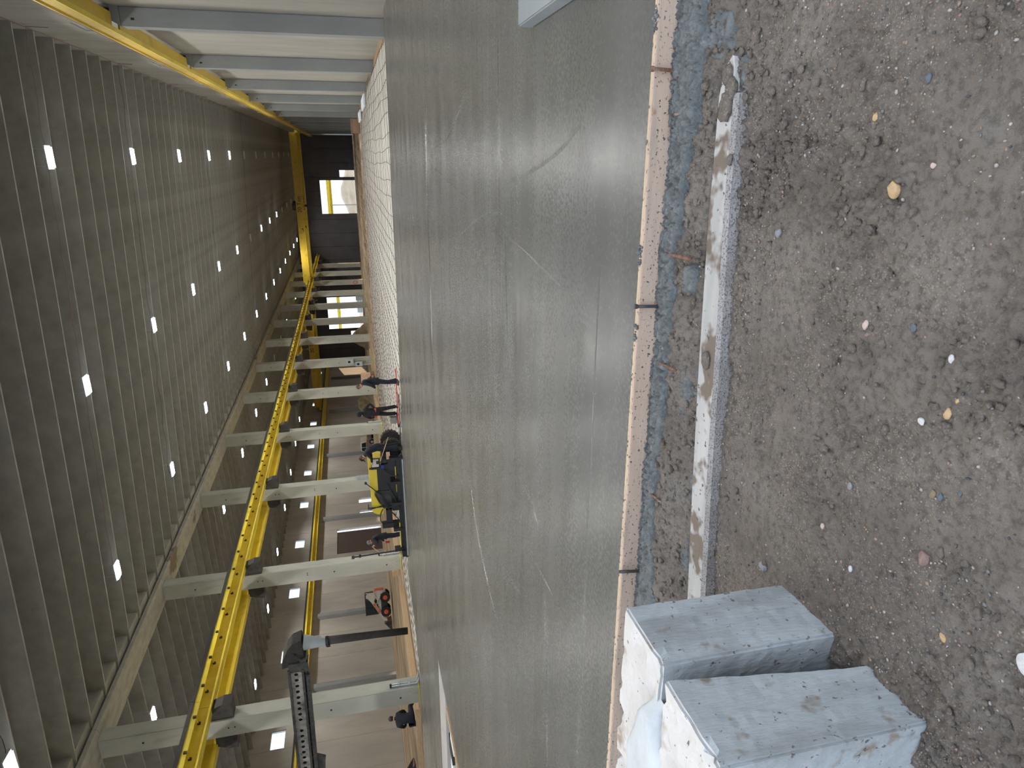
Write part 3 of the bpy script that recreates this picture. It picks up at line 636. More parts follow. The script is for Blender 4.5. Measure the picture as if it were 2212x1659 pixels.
# spilled wet concrete along the form
sp = mat('spilled wet concrete', (.088, .096, .098), (.160, .172, .174), 14, .5, bump=.8, bscale=70, c3=(.22, .235, .235), s3=30, t3=(.6, .75), bdist=.01)
xs = np.arange(-4.3, 1.5, .007); ys = np.arange(2.72, 3.305, .007); X, Y = np.meshgrid(xs, ys)
edge = 3.13 - .10 * sstep(-.6, .6, X) - .09 * (fbm(X * 2.4, 0 * X, 101, 3) - .5) - .08 * (fbm(X * 9, Y * 9, 103, 3) - .5) - .08 * sstep(-2.0, -2.6, X)
mask = sstep(-.02, .02, Y - edge)
for (cx, cy, rx, ry) in ((-.60, 3.02, .10, .055), (-1.08, 2.88, .17, .035), (-1.2, 2.98, .16, .05), (-2.1, 2.86, .13, .035), (-1.65, 2.86, .08, .03), (.32, 2.80, .10, .06), (.5, 2.95, .12, .1)):
    mask = np.maximum(mask, .8 * (1 - sstep(.8, 1.15, np.sqrt(((X - cx) / rx) ** 2 + ((Y - cy) / ry) ** 2) + .8 * (fbm(X * 12, Y * 12, 107, 3) - .5))))
wx = X * 26 + 3 * fbm(X * 14, Y * 14, 8, 2); wy = Y * 26 + 3 * fbm(X * 14, Y * 14, 9, 2)
dome = lambda d: np.sqrt(np.clip(1 - (d / .62) ** 2, 0, 1)); lum = dome(worley(wx * 1.25, wy * 1.25, 111)); lum2 = dome(worley(wx * 2.9, wy * 2.9, 112))
Z = -.125 - .075 * sstep(3.1, 2.75, Y) + .02 * mask + mask * (.022 * lum + .011 * lum2 - .006 + .03 * (fbm(X * 4, Y * 4, 115, 3) - .4)) - .09 * (1 - mask)
keep = mask > .02
o = link('concrete_spill', grid_mesh('concrete_spill', X, Y, Z, sp, keep=keep)); tag(o, 'lumpy blue grey wet concrete spilled along the foot of the form board', 'spilled concrete', kind='stuff')

# form board holding the slab edge
fbm_ = mat('pale form board', (.52, .385, .30), (.64, .49, .39), 1.2, .65, stretch=(1, 10, 10), bump=.15, bscale=30, spots=[((.06, .055, .05), 55, .60, .66), ((.36, .22, .11), 7, .66, .76)], c3=(.40, .31, .26), s3=1.1, t3=(.5, .7))
fe = empty('form_board', (0, 3.32, 0), 0, 'long pale wooden form board holding back the wet slab, spattered with cement', 'form board')
for (a, c, dz) in ((-5.2, -2.46, 0), (-2.452, 1.7, .0), (1.708, 4.1, .0)):
    MB().box(a, c, -.038, -.004, -.16, .008 + dz).build('board', fbm_, fe, bevel=.004)
MB().box(-5.2, 4.1, -.003, .018, -.16, .004).build('edge_strip', M['wood'], fe)
rp_ = sc_('cement crumb', (.12, .14, .15), (.2, .22, .23))
mb = MB()
for i in range(90):
    x = rng.uniform(-4.2, 1.2); r = rng.uniform(.002, .006) ; mb.ell((x, .004 + rng.uniform(-.012, .014), .010), (r * 1.6, r, r * .6), 7, 5)
for (x0, n_) in ((.60, 14), (-.50, 16), (-.93, 9)):
    for j in range(n_): mb.ell((x0 + rng.uniform(-.05, .05), rng.uniform(-.03, .01), .012), (rng.uniform(.005, .012),) * 3, 7, 5)
tag(mb.build('cement_crumbs', sp, fe, smooth=True), 'dark cement crumbs', kind='stuff')
# stakes and sticks
def stake(p, q, r, m, lb, head=False):
    e = empty('stake', p, 0, lb, 'stake'); d = Vector(q) - Vector(p)
    MB().tube([Vector((0, 0, 0)), d * .3, d * .7, d], [r * 1.05, r, r, r * .5], 9).build('shaft', m, e, smooth=True)
    if head: MB().tube([Vector((0, 0, 0)) - d.normalized() * .008, d.normalized() * .006], r * 1.5, 12).build('head', m, e)
stake((.389, 3.262, .03), (.380, 3.25, -.16), .009, M['rust'], 'thick steel stake with a worn head standing against the form board at the right', True)
stake((.185, 3.20, -.07), (.19, 3.10, -.17), .007, M['rust'], 'short reddish and white stake stub sticking out of the spilled concrete')
stake((-.769, 3.265, .035), (-.771, 3.245, -.15), .009, M['dsteel'], 'stubby cement covered stake against the middle of the form board', True)
stake((-2.433, 3.265, .035), (-2.44, 3.245, -.14), .010, M['dsteel'], 'dark steel stake at the joint of the two form boards')
stake((-.475, 2.945, -.085), (-.484, 3.22, -.09), .009, M['rust'], 'rusty round rod lying from the spilled concrete onto the dirt, by the small concrete heap')
stake((-1.061, 3.02, -.10), (-1.078, 3.26, -.09), .007, M['rust'], 'thin slanting wooden peg below the middle of the form board')
stake((-1.865, 3.02, -.12), (-1.855, 3.21, -.075), .006, M['rust'], 'thin rusty nail bar between the plank and the form, near the blocks')
stake((-2.45, 2.78, -.15), (-2.60, 2.98, -.11), .008, M['rust'], 'dark stick half hidden beside the concrete block')

# white stained plank on the dirt
plm = mat('white painted plank', (.40, .385, .37), (.52, .50, .48), 1.5, .6, stretch=(1, 6, 6), bump=.25, bscale=40,
          spots=[((.17, .13, .10), 4.2, .50, .56), ((.09, .08, .075), 26, .635, .66)])
pld = mat('speckled plank edge', (.26, .24, .235), (.36, .34, .335), 6, .8, spots=[((.12, .11, .105), 130, .5, .62)], bump=.4, bscale=70)
pe = empty('plank', (0, 0, 0), 0, 'long white painted plank smeared with mud, lying on the dirt in front of the form', 'plank')
top = [(.405, 2.86), (.36, 2.915), (.25, 2.942), (-.344, 2.930), (-1.024, 2.888), (-1.7, 2.83), (-2.6, 2.735)]
bot = [(.400, 2.85), (.345, 2.835), (.252, 2.815), (-.20, 2.800), (-.612, 2.765), (-1.335, 2.715), (-2.6, 2.60)]
mb = MB(); v = []
for (a, c) in zip(top, bot): v += [(a[0], a[1], -.155), (c[0], c[1], -.158), (c[0], c[1] - .005, -.20), (a[0], a[1] + .004, -.20)]
for i in range(len(top) - 1):
    for j in range(4): mb_f = (4 * i + j, 4 * i + (j + 1) % 4, 4 * i + 4 + (j + 1) % 4, 4 * i + 4 + j); mb.f.append(mb_f); mb.m.append(0)
mb.v = v; mb.f += [(0, 3, 2, 1), (4 * 6, 4 * 6 + 1, 4 * 6 + 2, 4 * 6 + 3)]; mb.m += [0, 0]
mb.build('board', plm, pe)
mb = MB(); v = []
for c in bot[2:]: v += [(c[0], c[1] - .001, -.150), (c[0], c[1] - .032, -.160), (c[0], c[1] - .036, -.23), (c[0], c[1] - .001, -.23)]
N = len(bot) - 2
for i in range(N - 1):
    for j in range(4): mb.f.append((4 * i + j, 4 * i + (j + 1) % 4, 4 * i + 4 + (j + 1) % 4, 4 * i + 4 + j)); mb.m.append(0)
mb.v = v; mb.f += [(0, 3, 2, 1), (4 * N - 4, 4 * N - 3, 4 * N - 2, 4 * N - 1)]; mb.m += [0, 0]
mb.build('edge_batten', pld, pe, label='speckled grey lower edge')
for j, (x, y, r) in enumerate(((.20, 2.87, .05), (.27, 2.84, .04), (.33, 2.88, .035), (-.95, 2.82, .035), (-.02, 2.79, .02))):
    mb = MB(); mb.ell((x, y, -.15), (r * 1.3, r, r * .45), 14, 8); me = mb.mesh('mud_clod', M['dirt'], smooth=True)
    for vv in me.vertices: vv.co += Vector((rng.uniform(-1, 1), rng.uniform(-1, 1), rng.uniform(-1, 1))) * r * .12
    link('mud_clod', me, pe)

# the two concrete blocks
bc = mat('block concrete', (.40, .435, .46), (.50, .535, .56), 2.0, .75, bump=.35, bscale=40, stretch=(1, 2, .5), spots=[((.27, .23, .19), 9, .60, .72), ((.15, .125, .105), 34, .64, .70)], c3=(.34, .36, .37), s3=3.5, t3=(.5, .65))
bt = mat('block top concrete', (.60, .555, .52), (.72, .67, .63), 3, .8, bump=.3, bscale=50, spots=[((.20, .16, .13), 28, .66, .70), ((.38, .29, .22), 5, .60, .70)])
bw = mat('white cement paste', (.54, .55, .55), (.66, .67, .67), 4, .7, bump=.3, bscale=30)
def block(x0, x1, y0, y1, z0, z1, lb, seed, slant=0.0, flare=0.0):
    bm = bmesh.new(); bmesh.ops.create_cube(bm, size=1)
    for v in bm.verts: v.co = Vector((x0 + (v.co.x + .5) * (x1 - x0), y0 + (v.co.y + .5) * (y1 - y0), z0 + (v.co.z + .5) * (z1 - z0)))
    bmesh.ops.bevel(bm, geom=[e for e in bm.edges], offset=.010, segments=2, affect='EDGES')
    for ax, cuts in ((0, np.arange(x0 + .03, x1 - .02, .03)), (1, np.arange(y0 + .03, y1 - .02, .03)), (2, np.arange(z0 + .03, z1 - .02, .03))):
        nn = [0, 0, 0]; nn[ax] = 1
        for c in cuts:
            co = [0, 0, 0]; co[ax] = c; bmesh.ops.bisect_plane(bm, geom=bm.verts[:] + bm.edges[:] + bm.faces[:], plane_co=co, plane_no=nn)
    bm.normal_update(); V = np.array([v.co[:] for v in bm.verts]); Nn = np.array([v.normal[:] for v in bm.verts])
    a = V[:, 0] * .7 + V[:, 2] * 1.3; b_ = V[:, 1] * .9 + V[:, 2] * .8 + V[:, 0] * .3
    d = .012 * (fbm(a[None] * 5, b_[None] * 5, seed, 4)[0] - .5) + .006 * (fbm(a[None] * 28, b_[None] * 28, seed + 9, 3)[0] - .5)
    # chipped rims
    rim = np.minimum(np.abs(V[:, 2] - z1), 1) < .03; chip = rim * np.clip(fbm(V[:, 0][None] * 14, V[:, 1][None] * 14 + seed, seed + 20, 3)[0] - .52, 0, 1) * .10
    for i, v in enumerate(bm.verts):
        v.co += Vector(Nn[i]) * float(d[i] - chip[i]); t = (v.co.z - z0) / (z1 - z0)
        v.co.y += slant * (v.co.y - y0) / (y1 - y0) * (1 - t); v.co.x += flare * max(0, .35 - t) * (v.co.y - y0) / (y1 - y0) * .5
    me = bpy.data.meshes.new('block'); bm.to_mesh(me); bm.free(); me.materials.append(bc); me.materials.append(bt)
    for p in me.polygons:
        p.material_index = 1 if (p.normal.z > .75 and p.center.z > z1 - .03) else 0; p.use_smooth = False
    o = link('concrete_block', me); return tag(o, lb, 'concrete block')
block(-3.7, -1.775, 1.80, 2.150, -.27, .50, 'chipped grey concrete block standing in the dirt, the one nearer the slab', 201, -.015)
block(-3.7, -1.785, 1.365, 1.745, -.27, .515, 'chipped grey concrete block standing in the dirt, the one farther from the slab', 211, -.11)
# hardened white paste bridging both tops
xs = np.arange(-3.2, -1.9, .012); ys = np.arange(1.60, 2.02, .012); X, Y = np.meshgrid(xs, ys)
cy = 1.80 + .03 * np.sin(X * 5); wdt = .03 + .13 * sstep(-1.93, -2.3, X); mk = 1 - sstep(.75, 1.1, np.abs(Y - cy) / wdt + .5 * (fbm(X * 6, Y * 6, 300, 3) - .5)); mk = mk * sstep(-1.93, -2.02, X)
Z = .485 + .055 * mk + .03 * mk * (fbm(X * 7, Y * 7, 303, 4) - .4)
o = link('cement_paste', grid_mesh('cement_paste', X, Y, Z, bw, keep=mk > .05)); tag(o, 'white hardened cement paste slumped across the tops of the two concrete blocks', 'cement paste')

# ================================================================== slab edge works at the left, curb at the right
tag(MB().box(.93, 1.6, 3.75, 5.6, .0, .12).build('concrete_curb', M['colr'], bevel=.01), 'grey concrete curb end lying at the right edge of the wet slab', 'curb')
fw = empty('footing_wall', (0, 0, 0), 0, 'pinkish grey concrete footing wall top let into the slab at the left edge', 'footing')
fm = mat('pinkish footing concrete', (.36, .34, .34), (.44, .42, .42), 2, .8, bump=.2, bscale=30)
xx = -13.02
for wd in (3.3, 3.6, 3.6, 3.6): MB().box(xx - wd + .03, xx, 13.42, 14.78, -.6, .005).build('wall_segment', fm, fw, bevel=.005); MB().box(xx - wd, xx - wd + .03, 13.42, 14.78, -.6, -.004).build('rusty_joint', M['rust'], fw); xx -= wd
o = MB().box(-30, -13.0, 3.34, 13.42, -.9, -.55).build('pit_bottom', M['dirtf']); tag(o, 'dark earth bottom of the open pit beside the footing wall', 'pit')
fo = empty('foam_sheet', (0, 0, 0), 0, 'white foam insulation sheets in the pit beside the footing wall', 'foam sheet')
foam = mat('foam', (.62, .68, .72), (.75, .8, .84), 2, .7)
for a, c in ((-14.05, -13.35), (-16.2, -14.5), (-19.5, -16.3)): MB().box(a, c, 12.55, 13.1, -.12, -.05).build('sheet', foam, fo)
MB().box(-14.5, -14.06, 12.7, 13.3, -.10, -.04).box(-14.9, -14.2, 12.9, 13.2, -.3, -.1).build('dark_debris', M['black'], fo)
pf = empty('side_form', (0, 0, 0), 0, 'wooden side form with stakes along the pit edge of the slab', 'form board')
MB().box(-13.12, -13.02, 3.4, 13.1, -.3, .03).build('board', M['wood'], pf); MB().box(-13.35, -13.16, 3.4, 12.6, -.3, -.02).build('board', M['wood'], pf)
# wooden boards behind the free-standing columns
for i, (p, q) in enumerate((((-23.95, 25.3), (-24.1, 34.0)), ((-24.0, 35.6), (-24.1, 44.7)), ((-24.0, 46.0), (-24.1, 55.3)), ((-24.0, 56.5), (-24.1, 66)), ((-24.1, 67), (-24.1, 86)), ((-24.25, 24.6), (-29.6, 23.2)))):
    mb = MB(); mb.bar((*p, .04), (*q, .04), .06, .26); o = mb.build('edge_board', M['wood'], bevel=.005)
    tag(o, 'light wooden edge board between the free-standing columns and the dirt, %s' % ordp(i) if i < 5 else 'light wooden edge board running left from the nearest free-standing column', 'board', 'edge boards along the column row')
tag(MB().box(-26.6, -26.2, 38.6, 39.6, .0, .35).build('timber_offcut', M['wood'], bevel=.01), 'short pale timber offcut stuck in the dirt before the skid loader', 'timber')
cr = empty('wooden_crate', (2.35, 65.9, -.10), .05, 'brown wooden crate on the sheeting by the right wall', 'crate')
cw = mat('crate wood', (.24, .15, .10), (.34, .22, .15), 2, .8, stretch=(1, 1, 8))
MB().box(-.55, .55, -.5, .5, .12, .75).build('box', cw, cr); MB().box(-.6, .6, -.55, -.45, 0, .12).box(-.6, .6, .45, .55, 0, .12).build('skids', cw, cr); MB().box(-.6, .6, -.55, .55, .75, .79).build('lid', cw, cr)
for i, (x, y) in enumerate(((3.2, 46), (2.9, 57))):
    tag(MB().box(x - .35, x + .35, y, y + 6, -.05, .06).build('foam_board', foam), 'pale foam board laid flat beside the right wall, %s' % ordp(i), 'foam board', 'foam boards by the right wall')

# conduits and boxes on the columns
def conduit(xy, n_, lb):
    e = empty('conduit', (xy[0], xy[1], -.05), 0, lb, 'conduit')
    for i in range(n_):
        y = .11 * i
        MB().tube([(.05, y, 1.22), (.05, y, .25), (.08, y - .05, .1), (.16, y + .15 + .25 * i, -.04)], .045, 10).build('pipe', M['steel'], e, smooth=True)
        MB().cyl((.05, y, 1.25), 'z', .052, .08, 12).build('end_cap', M['black'], e)
    MB().box(0, .11, -.06, .05 + .11 * n_, .85, .9).box(0, .11, -.06, .05 + .11 * n_, .4, .45).build('strap', M['steel'], e)
conduit((-22.49, 24.3), 2, 'pair of galvanised conduits bending up the nearest free-standing column')
conduit((-22.49, 34.95), 2, 'pair of galvanised conduits bending up the second free-standing column')
conduit((-22.49, 56.2), 1, 'single pale conduit bending up the fourth free-standing column')
tag(MB().box(-22.494, -22.42, 45.2, 45.75, .05, 2.3).box(-22.42, -22.32, 45.3, 45.36, .05, 2.3).build('guard_channel', M['steel']), 'galvanised steel guard channel on the third free-standing column', 'steel channel')
for i, (x, z, lb) in enumerate(((-22.78, 2.55, 'upper grey electrical box on the sixth free-standing column'), (-23.1, 1.55, 'lower grey electrical box on the sixth free-standing column'))):
    e = empty('electrical_box', (x, 76.5, z), 0, lb, 'electrical box', None)
    MB().box(-.28, .28, -.28, 0, -.42, .42).build('case', M['hopper'], e, bevel=.02); MB().box(-.12, .12, -.30, -.28, -.05, .22).build('display', M['black'], e)
    MB().tube([(.1 - .2 * i, -.1, -.42), (.1 - .2 * i, -.1, -z + .1)], .045, 8).build('conduit_run', M['steel'], e)
tag(MB().tube([(-22.95 + .28 * math.cos(t * .7), 129.0, 1.2 + .35 * math.sin(t * .7)) for t in range(28)], .05, 6).build('cable_coil', M['loado'], smooth=True), 'orange cable coil hanging on a distant free-standing column', 'cable coil')
tag(MB().box(-24.4, -23.6, 119, 119.6, .0, 1.3).build('tool_cabinet', M['hopper'], bevel=.02), 'small grey cabinet beside a distant free-standing column', 'cabinet')
# ================================================================== people
SKIN = mat('skin', (.50, .28, .20), (.58, .34, .25), 10, .55)
NAVY = mat('navy cloth', (.006, .008, .016), (.013, .016, .030), 9, .85, bump=.3, bscale=25)
BLACKC = mat('black cloth', (.008, .008, .011), (.016, .016, .02), 9, .85, bump=.3, bscale=25)
BOOT = mat('boot rubber', (.05, .045, .035), (.09, .08, .065), 9, .6)
HAIRB = mat('brown hair', (.10, .06, .035), (.17, .11, .07), 60, .8); HAIRG = mat('grey hair', (.10, .10, .10), (.2, .2, .2), 60, .8)
GLV = mat('red gloves', (.62, .05, .03), (.72, .09, .06), 10, .7)
EYE = mat('eye', (.03, .02, .02))
BASE = dict(pelvis=(0, 0, .96), spine=(0, 0, 1.16), chest=(0, .01, 1.36), neck=(0, 0, 1.53), hb=(0, .02, 1.60), ht=(0, .02, 1.72),
            hipL=(-.10, 0, .90), kneeL=(-.12, .02, .50), ankL=(-.13, -.02, .10), toeL=(-.15, .14, .045), hipR=(.10, 0, .90), kneeR=(.12, .02, .50), ankR=(.13, -.02, .10), toeR=(.15, .14, .045),
            shL=(-.19, 0, 1.44), elL=(-.30, -.04, 1.16), wrL=(-.30, .10, .93), shR=(.19, 0, 1.44), elR=(.30, -.04, 1.16), wrR=(.30, .10, .93))
RAD = dict(pelvis=(.16, .12), spine=(.155, .115), chest=(.19, .125), neck=(.065, .065), hb=(.072, .085), ht=(.078, .092), hipL=(.10, .11), hipR=(.10, .11), kneeL=(.068, .068), kneeR=(.068, .068), ankL=(.052, .052), ankR=(.052, .052), toeL=(.045, .035), toeR=(.045, .035),
           shL=(.078, .078), shR=(.078, .078), elL=(.052, .052), elR=(.052, .052), wrL=(.038, .038), wrR=(.038, .038))
BON = [('pelvis', 'spine', 0), ('spine', 'chest', 0), ('chest', 'neck', 0), ('neck', 'hb', 2), ('hb', 'ht', 2), ('pelvis', 'hipL', 1), ('hipL', 'kneeL', 1), ('kneeL', 'ankL', 1), ('ankL', 'toeL', 3), ('pelvis', 'hipR', 1), ('hipR', 'kneeR', 1), ('kneeR', 'ankR', 1), ('ankR', 'toeR', 3),
       ('chest', 'shL', 0), ('shL', 'elL', 0), ('elL', 'wrL', 0), ('chest', 'shR', 0), ('shR', 'elR', 0), ('elR', 'wrR', 0)]
def hand(parent, wr, d, side, m):
    d = Vector(d).normalized(); up = Vector((0, 0, 1)) if abs(d.z) < .9 else Vector((0, 1, 0)); a = d.cross(up).normalized() * side; nrm = a.cross(d).normalized()
    mb = MB(); w = Vector(wr); pts = [w - d * .02, w + d * .03, w + d * .09]; mb.tube(pts, [.032, .042, .036], 8)
    for i, L in enumerate((.065, .078, .072, .055)):
        s = w + d * .085 + a * (-.028 + .019 * i); mb.tube([s, s + d * L * .5 - nrm * .006, s + d * L * .85 - nrm * .022, s + d * L * .9 - nrm * .038], [.0105, .010, .009, .007], 6)
    s = w + d * .03 - a * .03; mb.tube([s, s - a * .028 + d * .025, s - a * .035 + d * .06], [.013, .012, .009], 6)
    return mb.build('hand', m, parent, smooth=True)
def person(loc, rz, J, mats, hair, lb, glove=None, grp=None, hooded=False, cap=False, scale=1.0):
    top, leg, boot = mats; j = dict(BASE); j.update({k_: v_ for k_, v_ in J.items() if k_ in BASE}); names = list(j)
    e = empty('person', loc, rz, lb, 'person', grp); e.scale = (scale,) * 3
    me = bpy.data.meshes.new('body'); me.from_pydata([j[k] for k in names], [(names.index(a), names.index(b_)) for a, b_, _ in BON], [])
    o = bpy.data.objects.new('tmpbody', me); C.objects.link(o)
    o.modifiers.new('s', 'SKIN'); lay = me.skin_vertices[0].data
    for i, k in enumerate(names): g_ = 1.0 if k in ('hb', 'ht', 'neck') else 1.16; lay[i].radius = (RAD[k][0] * g_, RAD[k][1] * g_); lay[i].use_root = (k == 'pelvis')
    sb = o.modifiers.new('ss', 'SUBSURF'); sb.levels = sb.render_levels = 2
    dg = bpy.context.evaluated_depsgraph_get(); bmx = bpy.data.meshes.new_from_object(o.evaluated_get(dg)); bpy.data.objects.remove(o)
    bmx.name = 'body'; bmx.materials.clear()
    for m in (top, leg, SKIN, boot): bmx.materials.append(m)
    seg = [(Vector(j[a]), Vector(j[b_]), t) for a, b_, t in BON]
    for p in bmx.polygons:
        c = p.center; best = (9, 0)
        for a, b_, t in seg:
            ab = b_ - a; q = a + ab * min(1, max(0, (c - a).dot(ab) / max(ab.length_squared, 1e-9))); dd = (c - q).length
            if t == 2 : dd *= 1.15
            if dd < best[0]: best = (dd, t)
        p.material_index = best[1]; p.use_smooth = True
    link('body', bmx, e)
    cp = [Vector(j['chest']) * .35 + Vector(j['spine']) * .65, Vector(j['spine']) * .5 + Vector(j['pelvis']) * .5, Vector(j['pelvis']), (Vector(j['hipL']) + Vector(j['hipR'])) / 2 - Vector((0, 0, .06))]
    jk = MB().tube(cp, [.17, .185, .195, .205], 14, cap=False); cy_ = cp[1]
    jk.v = [(v_[0], cy_.y + (v_[1] - cy_.y) * .80, v_[2]) for v_ in jk.v]
    jk.build('jacket', top, e, smooth=True)
    for s_ in 'LR':
        kn, ak = Vector(j['knee' + s_]), Vector(j['ank' + s_]); MB().tube([Vector(j['hip' + s_]) * .5 + kn * .5, kn, kn * .5 + ak * .5, ak * .9 + kn * .1], [.098, .086, .08, .082], 12, cap=False).build('trouser_leg', leg, e, smooth=True)
    hb, ht = Vector(j['hb']), Vector(j['ht']); ax = (ht - hb).normalized(); hc = (hb + ht) / 2 + ax * .01
    f = Vector(J.get('face', (0, 1, 0))); f = (f - ax * f.dot(ax)).normalized(); r = f.cross(ax)
    R_ = Matrix((r, f, ax)).transposed()
    def put(name, mb, m, smooth=True):
        ob = mb.build(name, m, e, smooth=smooth); ob.matrix_local = Matrix.Translation(hc) @ R_.to_4x4(); return ob
    hm_ = MB(); hm_.ell((0, -.018, .028), (.093, .112, .105), 16, 10)
    # cut hair at the face
    keepf = [fc for fc in hm_.f if not all(hm_.v[i][1] > .035 and hm_.v[i][2] < .065 for i in fc)]
    hm_.m = [0] * len(keepf); hm_.f = keepf
    if hooded: put('hood', MB().ell((0, -.03, .0), (.115, .125, .15), 16, 10), top)
    else: put('hair', hm_, hair)
    if cap: put('cap', MB().ell((0, -.01, .07), (.098, .115, .07), 16, 8).prism([(-.07, .06), (.07, .06), (.05, .18), (-.05, .18)], 'z', .05, .062), BLACKC)
    put('nose', MB().tube([(0, .085, .02), (0, .115, -.015), (0, .095, -.025)], [.008, .014, .010], 7), SKIN)
    put('eyes', MB().ell((-.032, .088, .015), (.012, .008, .007), 8, 6).ell((.032, .088, .015), (.012, .008, .007), 8, 6), EYE)
    put('mouth', MB().ell((0, .09, -.055), (.024, .008, .006), 8, 6), GLV)
    put('ears', MB().ell((-.086, .0, -.005), (.012, .02, .032), 8, 6).ell((.086, .0, -.005), (.012, .02, .032), 8, 6), SKIN)
    for s, wr, el in ((-1, 'wrL', 'elL'), (1, 'wrR', 'elR')):
        d = Vector(J.get('hd' + wr[-1], tuple(Vector(j[wr]) - Vector(j[el])))); hand(e, j[wr], d, s, glove or SKIN)
    return e
# facing -X (left in view): local +y -> world -X  => rz = +90deg
person((-8.80, 26.45, -.06), math.radians(100), dict(chest=(0, .03, 1.35), neck=(0, .08, 1.50), hb=(0, .14, 1.57), ht=(0, .20, 1.68), face=(0, .8, -.6), kneeL=(-.11, .05, .50), elL=(-.30, .12, 1.13), wrL=(-.12, .26, 1.0), elR=(.30, .12, 1.13), wrR=(.12, .26, 1.0), hdL=(.5, .7, .1), hdR=(-.5, .7, .1), ankR=(.12, .10, .10), toeR=(.14, .27, .045), kneeR=(.12, .09, .5)),
       (NAVY, NAVY, BOOT), HAIRB, 'person in navy work clothes and grey boots looking down at the slab edge', grp=None)
person((-10.45, 27.3, 0.0), math.radians(160), dict(spine=(0, .0, 1.16), shL=(-.2, 0, 1.44), elL=(-.42, -.08, 1.22), wrL=(-.24, .06, 1.02), elR=(.42, -.08, 1.22), wrR=(.24, .06, 1.02), hdL=(.5, .6, -.3), hdR=(-.5, .6, -.3), hipL=(-.11, 0, .9), kneeL=(-.17, .02, .5), ankL=(-.20, -.02, .10), toeL=(-.25, .14, .045), kneeR=(.17, .02, .5), ankR=(.20, -.02, .10), toeR=(.25, .14, .045), neck=(.02, .03, 1.53), hb=(.03, .06, 1.6), ht=(.05, .09, 1.715), face=(.2, 1, -.4)),
       (BLACKC, BLACKC, BLACKC), HAIRB, 'person in a black hooded sweatshirt with red gloves, hands on hips', glove=GLV, hooded=True, scale=.98)
person((-11.95, 26.9, .0), math.radians(95), dict(pelvis=(0, -.02, .97), spine=(0, .03, 1.15), chest=(0, .14, 1.33), neck=(0, .28, 1.46), hb=(0, .34, 1.51), ht=(0, .43, 1.60), face=(0, .7, -.7), shL=(-.19, .15, 1.40), elL=(-.27, .34, 1.22), wrL=(-.2, .55, 1.22), shR=(.19, .15, 1.40), elR=(.27, .34, 1.22), wrR=(.2, .55, 1.22), hdL=(0, 1, -.1), hdR=(0, 1, -.1)),
       (NAVY, NAVY, BLACKC), HAIRB, 'person in a navy uniform and dark cap leaning over the yellow screed machine', cap=True, scale=1.06)
p4_ = person((-16.75, 27.6, .0), math.radians(110), dict(chest=(0, .06, 1.35), neck=(0, .12, 1.50), hb=(0, .18, 1.57), ht=(0, .24, 1.68), face=(0, .8, -.6), shL=(-.19, .06, 1.43), elL=(-.27, .22, 1.25), wrL=(-.10, .36, 1.42), shR=(.19, .06, 1.43), elR=(.29, .10, 1.14), wrR=(.24, .30, .98), hdL=(.3, .3, .9)),
       (NAVY, NAVY, BLACKC), HAIRG, 'grey-haired person in dark work clothes standing behind the left end of the screed', scale=1.0)
MB().tube([(.30, .36, .99), (.28, .36, .72)], [.06, .05], 10).build('glove', GLV, p4_, smooth=True, label='red glove dangling')
person((-24.95, 24.9, -.42), math.radians(50), dict(pelvis=(0, 0, .60), spine=(0, .06, .78), chest=(0, .12, .98), neck=(.06, .16, 1.14), hb=(.08, .18, 1.20), ht=(.10, .22, 1.31), face=(.5, 1, -.3), hipL=(-.12, 0, .58), kneeL=(-.22, .36, .62), ankL=(-.2, .42, .30), toeL=(-.2, .55, .26), hipR=(.12, .0, .58), kneeR=(.40, .30, .58), ankR=(.62, .30, .42), toeR=(.72, .36, .38),
       shL=(-.2, .12, 1.05), elL=(-.26, .28, .84), wrL=(-.12, .42, .78), shR=(.2, .12, 1.05), elR=(.28, .26, .84), wrR=(.18, .42, .74)), (NAVY, NAVY, BLACKC), EYE, 'person in a navy jacket crouching by the foot of the nearest free-standing column', scale=1.3)
# rod held by person four
tag(MB().tube([(-17.05, 27.25, 1.52), (-18.15, 26.3, .03)], .015, 6).build('grade_rod', M['wood']), 'long thin rod slanting down to the concrete in front of the grey-haired person', 'rod')
tag(MB().tube([(-11.3, 26.4, .55), (-12.3, 26.2, .95)], .014, 6).build('wood_handle', M['wood']), 'pale wooden tool handle leaning by the big tyre of the screed machine', 'handle')
e = empty('straightedge', (-8.55, 27.2, -.02), 0, 'long red flat-topped straightedge lying on the mesh beside the slab edge', 'straightedge')
MB().bar((0, 0, .05), (-2.5, -.05, .07), .09, .05).build('blade', M['redp'], e); MB().box(-2.62, -2.5, -.12, .06, .0, .10).build('end_fitting', M['black'], e); MB().bar((-1.0, -.45, .02), (-9.0, .2, .02), .10, .04).build('pull_board', M['dsteel'], e, label='dark steel pull board')
e = empty('tool_bucket', (-10.88, 27.3, .02), 0, 'grey square tub standing beside the person in black', 'bucket')
MB().prism([(-.13, 0), (.13, 0), (.15, .34), (-.15, .34)], 'y', -.14, .14).build('tub', M['gsteel'], e, bevel=.015); MB().box(-.16, .16, -.15, .15, .34, .37).build('rim', M['gsteel'], e)

